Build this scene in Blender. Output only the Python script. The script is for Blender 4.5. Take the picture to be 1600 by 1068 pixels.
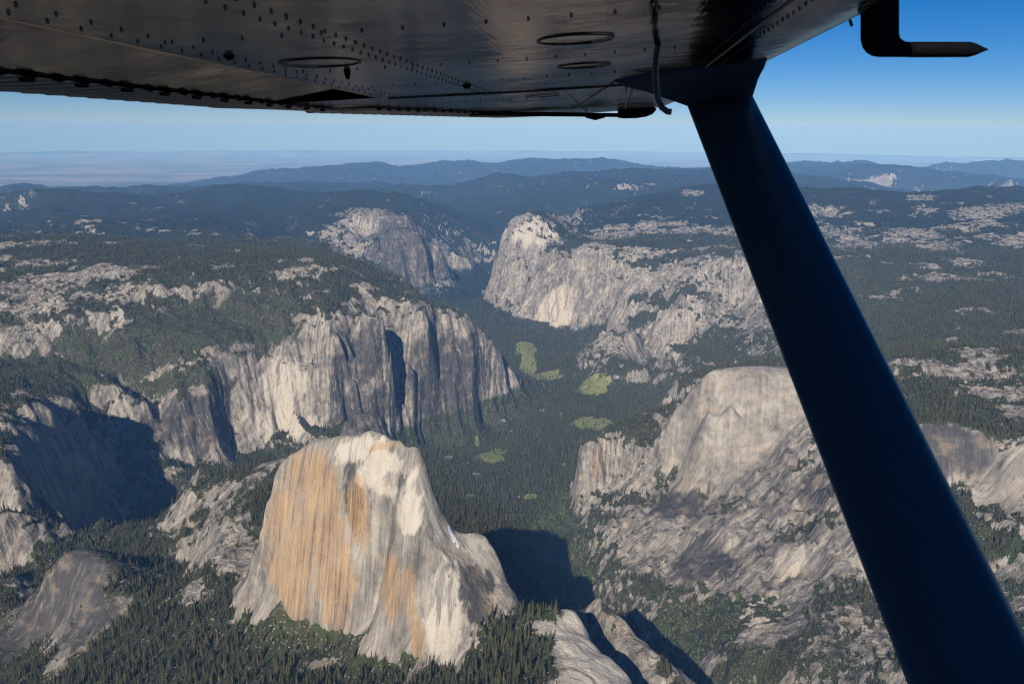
import bpy, bmesh, math, random
import numpy as np
from mathutils import Vector, Matrix

for o in list(bpy.data.objects):
    bpy.data.objects.remove(o)
scene = bpy.context.scene
COL = scene.collection

# ------------------------------------------------------------------ camera
YAW, PITCH, ROLL, FPX = math.radians(257.8595), math.radians(-14.7974), math.radians(0.3078), 1283.45
FW = np.array([math.sin(YAW) * math.cos(PITCH), math.cos(YAW) * math.cos(PITCH), math.sin(PITCH)])
_r = np.array([math.cos(YAW), -math.sin(YAW), 0.0]); _u = np.cross(_r, FW)
RT = math.cos(ROLL) * _r + math.sin(ROLL) * _u
UP = -math.sin(ROLL) * _r + math.cos(ROLL) * _u
cam_data = bpy.data.cameras.new("camera")
cam = bpy.data.objects.new("camera", cam_data)
COL.objects.link(cam)
cam.matrix_world = Matrix(((RT[0], UP[0], -FW[0], 0.0), (RT[1], UP[1], -FW[1], 0.0), (RT[2], UP[2], -FW[2], 3602.34), (0, 0, 0, 1)))
cam_data.sensor_width = 36.0
cam_data.lens = FPX / 1600 * 36.0
cam_data.clip_start = 0.05
cam_data.clip_end = 400000.0
cam_data.dof.use_dof = True
cam_data.dof.focus_distance = 6000.0
cam_data.dof.aperture_fstop = 11.0
scene.camera = cam

# ------------------------------------------------------------------ sky, sun, exposure
SUN_AZ, SUN_EL = math.radians(94.0), math.radians(33.0)
world = bpy.data.worlds.new("World")
scene.world = world
world.use_nodes = True
wn = world.node_tree
sky = wn.nodes.new("ShaderNodeTexSky")
sky.sky_type = 'NISHITA'
sky.sun_disc = False
sky.sun_elevation = SUN_EL
sky.sun_rotation = SUN_AZ
sky.altitude = 3600.0
sky.air_density = 1.0
sky.dust_density = 0.0
sky.ozone_density = 6.0
wn.nodes["Background"].inputs["Strength"].default_value = 0.053
hsv = wn.nodes.new("ShaderNodeHueSaturation")
hsv.inputs["Saturation"].default_value = 1.3
wn.links.new(sky.outputs[0], hsv.inputs["Color"])
tint = wn.nodes.new("ShaderNodeMix"); tint.data_type = 'RGBA'; tint.blend_type = 'MULTIPLY'
tint.inputs[0].default_value = 1.0; tint.inputs[7].default_value = (0.98, 0.98, 1.10, 1.0)
wn.links.new(hsv.outputs[0], tint.inputs[6])
wn.links.new(tint.outputs[2], wn.nodes["Background"].inputs["Color"])
sun_data = bpy.data.lights.new("sun", 'SUN')
sun_data.energy = 5.0
sun_data.angle = math.radians(0.53)
sun_data.color = (1.0, 0.93, 0.83)
sun = bpy.data.objects.new("sun", sun_data)
COL.objects.link(sun)
sd = Vector((math.sin(SUN_AZ) * math.cos(SUN_EL), math.cos(SUN_AZ) * math.cos(SUN_EL), math.sin(SUN_EL)))
sun.rotation_euler = sd.to_track_quat('Z', 'Y').to_euler()
sun.location = (0, 0, 4000)

scene.view_settings.view_transform = 'Standard'
scene.view_settings.look = 'None'
scene.view_settings.exposure = 0.2
scene.view_settings.gamma = 1.0
scene.view_settings.use_curve_mapping = False
scene.render.engine = 'CYCLES'
scene.cycles.use_denoising = True
scene.cycles.filter_width = 1.05
scene.cycles.max_bounces = 5
scene.cycles.diffuse_bounces = 2
scene.cycles.glossy_bounces = 3
scene.cycles.transmission_bounces = 2
scene.cycles.volume_bounces = 0
scene.cycles.transparent_max_bounces = 6
scene.cycles.use_adaptive_sampling = True
scene.cycles.adaptive_threshold = 0.015
scene.cycles.caustics_reflective = False
scene.cycles.caustics_refractive = False


# ---- survey points of the land (metres east, north, up) and patches of cover
NA, NR = 1000, 1080
CTRL = '''-3166 -2163 1290 -3235 -1989 1275 -3305 -1814 1260 -3375 -1639 1245 -3513 -1382 1235 -3803 -1422 1240 -3843 -1311 1235 -3947 -1154 1232 -4161 -1047 1227 
 -4375 -941 1222 -4580 -844 1220 -4784 -748 1218 -5043 -684 1215 -5301 -621 1212 -5600 -900 1212 -5700 -1050 1212 -5800 -1200 1211 -5900 -1350 1210 
 -6000 -1500 1210 -6150 -1600 1210 -6300 -1700 1209 -6450 -1800 1209 -6600 -1900 1209 -6750 -2000 1208 -6900 -2100 1208 -7050 -2200 1208 -7200 -2300 1207 
 -7350 -2400 1206 -7500 -2500 1206 -7650 -2600 1206 -7800 -2700 1205 -7975 -2800 1204 -8150 -2900 1202 -8325 -3000 1201 -8500 -3100 1200 -8700 -3075 1199 
 -8900 -3050 1198 -9100 -3025 1196 -9300 -3000 1195 -9480 -2940 1194 -9660 -2880 1193 -9840 -2820 1192 -10020 -2760 1191 -10200 -2700 1190 -10386 -2693 1186 
 -10571 -2686 1181 -10757 -2679 1177 -10943 -2671 1173 -11129 -2664 1169 -11314 -2657 1164 -11500 -2650 1160 -2171 91 1270 -2411 79 1268 -2651 68 1265 
 -2974 50 1250 -3212 36 1247 -3450 23 1243 -3688 10 1240 -3896 79 1235 -4105 148 1230 -4314 218 1225 -4509 272 1223 -4705 326 1222 
 -4900 380 1220 -5096 435 1218 -5309 455 1217 -5522 474 1216 -5736 494 1216 -5949 514 1215 -6130 357 1214 -6312 199 1213 -6449 83 1214 
 -6587 -33 1214 -6724 -149 1215 -6852 -313 1215 -6979 -476 1215 -7106 -639 1215 -7150 -876 1214 -7193 -1114 1212 -7320 -1247 1211 -7447 -1381 1211 
 -7573 -1514 1210 -7745 -1635 1209 -7917 -1755 1208 -8089 -1875 1207 -8262 -1932 1207 -8434 -1990 1206 -8607 -2047 1206 -8780 -2104 1205 -8952 -2161 1205 
 -9300 -2150 1200 -9500 -2190 1198 -9700 -2230 1196 -9900 -2270 1194 -10100 -2310 1192 -10300 -2350 1190 -10500 -2367 1185 -10700 -2383 1180 -10900 -2400 1175 
 -11100 -2417 1170 -11300 -2433 1165 -11500 -2450 1160 -3479 -1062 1225 -3467 -834 1220 -3455 -606 1215 -3626 -494 1214 -3798 -381 1214 -3997 -349 1214 
 -4196 -316 1214 -4396 -284 1213 -4595 -252 1213 -4784 -250 1212 -4973 -248 1212 -5162 -247 1212 -5351 -245 1211 -5510 -349 1211 -5669 -453 1211 
 -5828 -557 1210 -5987 -661 1210 -6146 -765 1210 -6328 -874 1210 -6510 -983 1210 -6693 -1092 1209 -6875 -1200 1209 -7043 -1284 1208 -7212 -1367 1208 
 -7381 -1451 1207 -7549 -1534 1207 -7718 -1617 1206 -7887 -1701 1206 -8055 -1784 1205 -8224 -1867 1205 -8393 -1951 1204 -8561 -2034 1204 -8730 -2117 1203 
 -8899 -2201 1203 -9067 -2284 1202 -9236 -2367 1202 -9404 -2451 1201 -9573 -2534 1201 -9742 -2617 1200 -9919 -2676 1200 -10096 -2735 1199 -10272 -2794 1198 
 -10449 -2852 1198 -10626 -2911 1198 -10803 -2970 1197 -2651 -628 1235 -2918 -344 1235 -2571 -62 1245 -3160 -866 1222 -3166 -305 1225 -1950 180 1260 
 -1725 300 1275 -1500 420 1290 -1350 520 1310 -1200 620 1330 -1050 720 1350 -825 860 1400 -600 1000 1450 -375 1140 1505 -150 1280 1560 
 33 1420 1607 217 1560 1653 400 1700 1700 567 1833 1733 733 1967 1767 900 2100 1800 1050 2200 1825 1200 2300 1850 1350 2400 1875 
 1500 2500 1900 1650 2600 1925 1800 2700 1950 -2900 -1500 1240 -2700 -1675 1265 -2500 -1850 1290 -2275 -1965 1330 -2050 -2080 1370 -1825 -2080 1392 
 -1600 -2080 1415 -1250 -2000 1480 -1050 -1990 1540 -850 -1980 1600 -550 -2050 1700 -250 -2150 1820 -25 -2075 1835 200 -2000 1850 375 -1950 1852 
 550 -1900 1855 725 -1850 1858 900 -1800 1860 1080 -1760 1864 1260 -1720 1868 1440 -1680 1872 1620 -1640 1876 1800 -1600 1880 2000 -1550 1883 
 2200 -1500 1887 2400 -1450 1890 2600 -1400 1893 2800 -1350 1897 3000 -1300 1900 -2300 -2450 1440 -2450 -2600 1500 -2600 -2750 1560 -2675 -2925 1640 
 -2750 -3100 1720 -2775 -3350 1810 -2800 -3600 1900 -2725 -3775 1920 -2650 -3950 1940 -2575 -4125 1960 -2500 -4300 1980 -2400 -4467 1993 -2300 -4633 2007 
 -2200 -4800 2020 -2100 -4967 2033 -2000 -5133 2047 -1900 -5300 2060 -1814 -5471 2073 -1729 -5643 2086 -1643 -5814 2099 -1557 -5986 2111 -1471 -6157 2124 
 -1386 -6329 2137 -1300 -6500 2150 -36 7 2688 -78 -68 2689 -107 -126 2687 -136 -183 2684 -156 -287 2665 -159 -348 2644 -161 -409 2622 
 -147 -471 2579 -131 -506 2531 -115 -535 2455 -101 -559 2365 -89 -575 2271 3 -21 2664 -49 -119 2663 -65 -208 2634 -77 -298 2594 
 -3 25 2645 3 -61 2620 -14 -148 2594 -93 -361 2549 -66 -409 2447 -37 -444 2348 -11 -483 2223 9 -489 2155 -16 -369 2346 
 -36 -287 2454 16 -272 2310 27 -378 2215 49 -305 2194 -24 -238 2507 -2 -254 2400 -51 -562 2120 50 -404 2132 56 -349 2125 
 71 -279 2112 93 -165 2133 76 -109 2191 -6 -220 2380 5 -193 2325 25 -137 2246 50 -95 2191 38 -201 2288 55 -209 2200 
 105 -61 2321 84 -79 2373 120 -29 2317 149 9 2258 178 -3 2162 44 -50 2519 47 -9 2565 81 5 2513 106 24 2474 
 126 108 2420 159 158 2346 189 177 2288 226 163 2221 135 54 2378 176 84 2286 206 74 2224 242 140 2182 212 56 2164 
 -4 52 2557 -6 73 2508 7 102 2456 65 90 2445 80 151 2400 115 206 2346 149 260 2294 -41 166 2443 -38 200 2424 
 -7 233 2382 52 275 2328 105 314 2295 11 170 2405 57 220 2354 -73 34 2350 -115 -8 2325 -157 -51 2300 -202 -113 2275 
 -247 -175 2250 -270 -238 2225 -294 -301 2200 -222 -114 2219 -198 -51 2225 -174 11 2231 -150 73 2238 -127 136 2244 -103 198 2250 
 -67 262 2175 -31 327 2100 -411 -219 1950 -380 -142 1950 -349 -66 1950 -316 -3 1950 -283 59 1950 -250 122 1950 -229 197 1917 
 -208 271 1883 -186 346 1850 -145 412 1850 -104 478 1850 -994 -107 1500 -736 203 1480 -511 549 1480 -287 894 1520 -268 -373 2560 
 -235 -452 2480 -223 -523 2250 -205 -601 2080 -371 -482 2150 -509 -407 2000 138 322 2292 69 372 2290 61 444 2285 193 377 2290 
 218 295 2265 298 245 2235 416 373 2290 361 228 2225 227 418 2290 125 490 2262 203 552 2255 279 626 2245 402 496 2300 
 37 487 2255 91 520 2245 145 554 2235 189 601 2230 234 647 2225 295 684 2220 0 540 2010 55 572 2005 110 605 2000 
 155 652 1995 200 700 1990 270 760 1980 -340 504 2090 -284 563 2085 -232 593 2082 -180 623 2080 -84 678 2075 -26 712 2072 
 31 747 2070 -321 444 2050 -250 479 2040 -179 514 2030 -119 569 2035 -59 624 2040 12 684 2045 -420 640 1780 -380 690 1780 
 -340 740 1780 -300 790 1780 -253 840 1787 -207 890 1793 -160 940 1800 -232 830 1805 -269 775 1808 -305 720 1810 -341 665 1812 
 -378 610 1815 -414 555 1818 -450 500 1820 318 92 2170 245 -104 2100 179 -292 2085 120 -489 2080 281 -401 2060 266 -576 2020 
 255 -735 1985 241 -972 1935 12 -783 2010 -84 -745 2050 32 -1015 1940 700 -300 2160 900 100 2270 900 600 2330 1300 900 2420 
 1700 300 2360 1500 -600 2150 700 -1000 1960 2400 700 2450 2600 1500 2500 500 900 2180 900 1300 2150 3000 -300 2250 -151 -648 2120 
 -308 -853 2080 -534 -1017 2075 -560 -903 2130 -776 -922 2140 -1119 -1012 2110 -1187 -1216 2040 -1130 -1355 1985 -1075 -1458 1950 -1034 -1517 1930 
 -1060 -1628 1790 -905 -1502 1800 -685 -1277 1880 -434 -1019 1990 -416 -1154 1900 -780 -1509 1770 -1400 -1000 1850 -1650 -1350 1650 -2000 -1500 1450 
 -1700 -800 1650 -2200 -1000 1350 -2500 -500 1260 -1400 -200 1450 -1000 -400 1800 -1781 -1868 1740 -1810 -1957 1640 -1754 -1776 1690 -293 -1419 2050 
 -268 -1482 2045 -249 -1305 2030 -215 -1495 2025 -203 -1314 1990 -150 -1383 1960 -153 -1184 1985 -261 -1587 1920 -222 -1571 1850 -156 -1494 1800 
 -80 -1368 1850 -100 -1295 1925 -128 -1143 1955 -83 -1214 1935 19 -1256 1870 0 -1168 1895 102 -1295 1810 -420 -1600 1850 -700 -1500 1760 
 -650 -1250 1780 -400 -1100 1850 -408 -1954 1800 -640 -2044 1780 -903 -2142 1760 -767 -2219 1820 -784 -1936 1780 -152 -1643 1720 -397 -1870 1700 
 68 -1491 1740 -718 -2047 1880 -823 -1991 1850 -877 -1907 1800 -1895 -2760 1985 -1633 -2671 1985 -1362 -2540 1985 -1135 -2425 1980 -1004 -2323 1960 
 -939 -2221 1900 -900 -2650 1980 -650 -2725 1990 -400 -2800 2000 -150 -2850 2010 100 -2900 2020 300 -2875 2035 500 -2850 2050 700 -2825 2065 
 900 -2800 2080 -2330 -2620 1540 -2150 -2740 1480 -1918 -2702 1450 -1660 -2612 1450 -1390 -2478 1460 -1162 -2360 1500 -1035 -2262 1540 -960 -2150 1620 
 -730 -2275 1690 -500 -2400 1760 -300 -2433 1800 -100 -2467 1840 100 -2500 1880 -1531 -2951 2130 -1368 -2691 2060 -912 -2351 2030 -1704 -2868 2060 
 -685 -2180 1990 -1500 -3300 2150 -600 -3600 2250 300 -3800 2350 -1500 -4300 2200 0 -5000 2400 1500 -4500 2700 -2400 -3296 1912 -2518 -3252 1924 
 -2583 -3203 1930 -2567 -3071 1885 -2538 -2983 1823 -2585 -2775 1791 -2598 -2621 1716 -2731 -2533 1747 -2863 -2508 1824 -3057 -2512 1958 -3240 -2436 1987 
 -3374 -2225 1924 -3367 -2112 1848 -3544 -2086 2131 -3559 -1880 2179 -3627 -1700 2205 -3672 -1512 2180 -3844 -1366 2190 -4056 -1329 2166 -4268 -1291 2142 
 -2321 -3221 1875 -2433 -3112 1733 -2441 -2883 1658 -2413 -2744 1520 -2397 -2569 1401 -2538 -2495 1395 -2867 -2356 1328 -3195 -2005 1559 -3319 -1797 1734 
 -3140 -2189 1463 -3185 -1852 1475 -3295 -1592 1557 -3364 -1422 1446 -3438 -1661 1908 -3501 -1508 1901 -3493 -1753 2087 -3266 -2132 1726 -4418 -1227 2058 
 -4473 -1103 1969 -4549 -954 1818 -4657 -837 1653 -4836 -760 1471 -4126 -1255 1743 -3861 -1387 1649 -4247 -1073 1498 -3707 -1416 1536 -4366 -992 1638 
 -4478 -909 1438 -3990 -1371 1881 -4271 -1186 1874 -4500 -1500 2120 -4900 -1650 1950 -5400 -1900 2100 -5500 -1500 1700 -5900 -2300 2080 -6400 -3000 2150 
 -7000 -3500 2200 -7900 -3900 2150 -3461 -2475 2053 -3057 -2762 2039 -2874 -3151 2063 -2605 -3461 2022 -3612 -2935 2198 -3419 -3366 2217 -3696 -2317 2212 
 -4416 -2486 2470 -4172 -2427 2440 -4302 -2343 2455 -3994 -2569 2400 -4213 -2051 2330 -4187 -1704 2270 -3711 -2977 2380 -4964 -3414 2380 -3738 -4974 2440 
 -3756 -4612 2430 -3622 -4075 2400 -3821 -3750 2390 -3560 -3337 2340 -2873 -4101 2151 -2996 -3818 2187 -3205 -3600 2201 -3355 -3430 2227 -2460 -3597 1985 
 -2511 -3895 2020 -6500 -4300 2300 -6000 -5500 2350 -5000 -6000 2480 -8000 -5500 2250 -9000 -6500 2250 -7500 -7500 2400 -6000 -8500 2450 -3500 -7500 2450 
 -9431 -5046 1932 -9517 -4767 2027 -9614 -4389 2086 -10124 -4224 2272 -10177 -3926 2235 -10252 -3583 2237 -9497 -3726 2100 -9459 -3450 2132 -9440 -3188 2048 
 -9374 -3052 1891 -9760 -2986 1899 -9785 -2875 1705 -8891 -4486 1833 -8874 -4259 1784 -8856 -4031 1734 -8831 -3805 1655 -8805 -3579 1576 -8780 -3380 1520 
 -8755 -3181 1464 -8743 -2895 1387 -8987 -2916 1426 -9231 -2936 1464 -9386 -2710 1466 -12384 -3593 1919 -12439 -3126 1752 -12276 -2726 1610 -10933 -2948 1512 
 -13530 -2899 1692 -8965 -1749 2275 -9097 -1688 2324 -9283 -1588 2348 -9470 -1489 2372 -9460 -1303 2382 -9450 -1117 2393 -8650 -1677 2029 -8490 -1554 1928 
 -8369 -1356 1911 -8513 -1129 2067 -8577 -885 2110 -8541 -1990 1289 -8579 -1793 1468 -8592 -1707 1646 -8374 -1615 1549 -8157 -1524 1453 -7939 -1432 1356 
 -7723 -1385 1304 -7508 -1338 1251 -7449 -1088 1227 -7391 -839 1203 -7226 -619 1201 -9700 -1800 1700 -10200 -1900 1450 -10400 -1300 1850 -11500 -1500 1600 
 -8019 -960 2061 -7861 -829 2025 -7703 -699 1989 -7545 -568 1952 -7432 -366 1961 -7319 -165 1969 -7313 18 1996 -7307 200 2023 -7190 383 2032 
 -7073 566 2041 -7073 904 2162 -7013 1078 2196 -6954 1251 2231 -6895 1425 2265 -6727 1599 2287 -6559 1774 2310 -7249 -741 1383 -7167 -542 1413 
 -7086 -343 1442 -6921 -39 1570 -6896 134 1730 -6619 326 1726 -6779 520 1773 -6860 643 1975 -6517 400 1682 -6403 796 1728 -6442 663 1781 
 -6403 987 1772 -6518 1245 1795 -6475 1427 1881 -6197 809 1541 -6284 484 1534 -5845 934 1507 -5905 -58 1542 -6150 32 1595 -6046 301 1582 
 -5830 564 1553 -5610 645 1553 -5389 725 1554 -5624 -25 1454 -5467 254 1433 -5337 394 1430 -5208 535 1427 -3674 -1761 2118 -3607 -1724 1959 
 -3516 -1726 1780 -3410 -1713 1651 -3445 -2038 1805 -3354 -1970 1685 -9943 -3769 1828 -9952 -3490 1837 -10172 -3223 1655 -9797 -4267 1881 -9857 -4027 1911 
 -5418 1205 1668 -5496 1427 1782 -3721 1235 2019 -3825 891 1895 -3659 716 1811 -3190 559 1766 -5760 1585 1851 -9329 -820 2101 -9971 -441 2220 
 -10613 -23 2306 -8702 -309 2113 -8847 261 2197 -9715 746 2283 -8789 1309 2321 -7935 908 2219 -7481 1596 2342 -12731 -163 2429 -13466 714 2497 
 -11434 -1117 2300 -10049 2232 2335 -10272 3100 2470 -9894 3839 2441 -9522 4498 2499 -12503 3277 2763 -12832 2524 2622 -12727 4412 2689 -12936 5336 2726 
 -13091 6055 2730 -8038 2369 2220 -7776 2999 2316 -7680 3498 2347 -7599 4109 2345 -6062 2080 2184 -5872 2599 2241 -5804 3216 2281 -5791 3621 2302 
 -4419 2292 2196 -4414 2731 2222 -4407 3155 2247 -3635 2127 2168 -3620 2513 2197 -3494 2843 2251 -4523 1855 2148 -2449 1815 2380 -2480 2011 2395 
 -2533 2242 2420 -2545 2489 2440 -2342 1833 2300 -2300 2066 2330 -2305 2362 2350 -1953 2303 2330 -2531 1135 2296 -2501 1030 2290 -2520 1255 2296 
 -2493 1356 2285 -2447 925 2265 -2383 841 2215 -2452 776 2114 -2440 692 2015 -2458 642 1927 -2304 894 2170 -2305 1029 2180 -2321 1230 2190 
 -2400 800 2019 -2358 824 1921 -2354 1061 2240 -2900 900 2000 -2900 1250 2150 -2500 1500 2230 -3200 1000 1850 -3600 700 1550 -3900 900 1450 
 -4200 1300 1600 -2607 163 1727 -2614 221 1746 -2612 319 1739 -2613 436 1728 -2580 516 1695 -2549 138 1452 -2542 114 1367 -2523 297 1502 
 -2513 469 1565 -2524 560 1652 -2772 342 1765 -2721 503 1798 -2582 664 1782 -2585 591 1733 -2379 744 1750 -2340 915 1860 -2329 1047 1950 
 -2297 1206 2050 -2293 1395 2140 -2319 646 1608 -2136 887 1715 -2091 1110 1830 -1982 1343 1970 -2057 315 1420 -2069 486 1550 -1912 730 1580 
 -1783 950 1670 -1734 1182 1790 -1611 1366 1870 -1478 1503 1950 -1706 455 1400 -1697 679 1470 -1591 922 1560 -1474 1116 1650 -1381 1320 1760 
 -1277 1503 1870 -1412 604 1400 -1363 838 1480 -1196 1052 1550 -1099 1246 1640 -1011 1422 1750 -826 1006 1580 -738 1230 1650 -643 1427 1750 
 -558 1546 1830 -1695 1800 2318 -1742 1918 2320 -1742 2038 2315 -1635 2034 2300 -1690 1747 2300 -1616 1844 2230 -1595 1969 2220 -1571 1924 2120 
 -1559 1816 2130 -1673 1574 2120 -1760 1662 2220 -1502 1686 2020 -1547 2017 2140 -1598 2092 2260 -1592 2184 2300 -1444 2123 2210 -1303 2092 2100 
 -1384 2001 2080 -1285 1886 2000 -1209 2048 2030 -1083 1797 1900 -1043 2005 1950 -689 1935 1900 -738 1755 1840 -300 2400 2100 500 3000 2150 
 1500 3800 2300 -1000 3200 2400 0 4500 2600 -3500 5500 2650 -11108 -12006 1943 -11405 -10836 2112 -12132 -9997 2178 -12378 -8775 2110 -13134 -7823 2194 
 -12924 -6342 2194 -13117 -5555 2282 -12821 -4471 2280 -6751 -7875 2093 -6758 -6928 2148 -6654 -5941 2148 -6629 -5058 2136 -6513 -4157 2163 -8492 -9527 2025 
 -9193 -7830 2092 -9810 -5987 2127 -7811 -4421 2091 -14991 -15716 1668 -15941 -13789 1690 -17395 -12051 1771 -18418 -9842 1839 -18492 -7148 1922 -15845 -4621 1852 
 -15451 -3922 1793 -21118 -21506 1582 -21312 -20688 1645 -21493 -19650 1485 -22700 -18915 1456 -23043 -17203 1356 -25324 -16437 1367 -22122 -12174 1761 -22362 -11190 1863 
 -23569 -10415 1804 -22755 -9202 1735 -33096 -19603 1376 -32630 -17399 1800 -33974 -16160 1876 -35324 -14826 1900 -34696 -12681 1776 -39103 -11865 1798 -39913 -8359 2006 
 -36259 -5750 2040 -38902 -3357 2101 -18318 -5356 1810 -19949 -5291 1924 -20639 -4736 2082 -21754 -4619 2201 -21889 -3882 2115 -22100 -2972 2174 -23421 -1799 2218 
 -24762 -519 2252 -25121 1061 2320 -15982 -4061 1911 -16145 -3359 1956 -15877 -2293 2073 -16732 -981 2234 -17356 -598 2286 -17708 992 2324 -26754 3961 2150 
 -30416 6373 2056 -30735 7619 2247 -30900 8660 2028 -33462 10896 1919 -29314 11124 2024 -29463 11762 2071 -40710 5181 2008 -43706 9236 2061 -47942 14298 2003 
 -48850 18406 2110 -18222 -25275 900 -27457 -37096 450 -34845 -46552 250 -44080 -58372 120 -65628 -85952 60 -139507 -180513 60 -21240 -22606 900 -31846 -33212 450 
 -40331 -41697 250 -50938 -52304 120 -75687 -77053 60 -160540 -161906 60 -23909 -19588 900 -35730 -28823 450 -45186 -36211 250 -57006 -45446 120 -84586 -66994 60 
 -179147 -140873 60 -26192 -16267 900 -39049 -23993 450 -49335 -30173 250 -62193 -37899 120 -92193 -55925 60 -195053 -117730 60 -28052 -12693 900 -41755 -18794 450 
 -52718 -23675 250 -66421 -29776 120 -98395 -44012 60 -208020 -92820 60 -29463 -8919 900 -43808 -13305 450 -55283 -16813 250 -69628 -21199 120 -103099 -31432 60 
 -217855 -66516 60 -30404 -5001 900 -45176 -7606 450 -56993 -9690 250 -71766 -12295 120 -106234 -18372 60 -224411 -39210 60 -30860 -998 900 -45839 -1783 450 
 -57823 -2411 250 -72802 -3196 120 -107754 -5028 60 -227590 -11308 60 -30825 3031 900 -45788 4077 450 -57759 4914 250 -72722 5961 120 -107637 8402 60 
 -227345 16773 60 -30299 7026 900 -45023 9888 450 -56803 12178 250 -71527 15040 120 -105884 21718 60 -223679 44615 60 -29290 10927 900 -43556 15562 450 
 -54968 19270 250 -69234 23905 120 -102521 34721 60 -216648 71803 60 -27813 14675 900 -41408 21015 450 -52283 26086 250 -65878 32425 120 -97599 47217 60 
 -206356 97931 60 -8000 9000 2500 -14000 9000 2300 -4000 9000 2700 -18000 4000 1900 -15000 0 1800 -14000 3000 2250 -12000 6000 2500 -22000 8000 1800 
 -5000 -12000 2600 -12000 -12000 2350 -18000 -14000 1900 -22000 -9000 1500 -13500 -8000 2350'''
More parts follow.
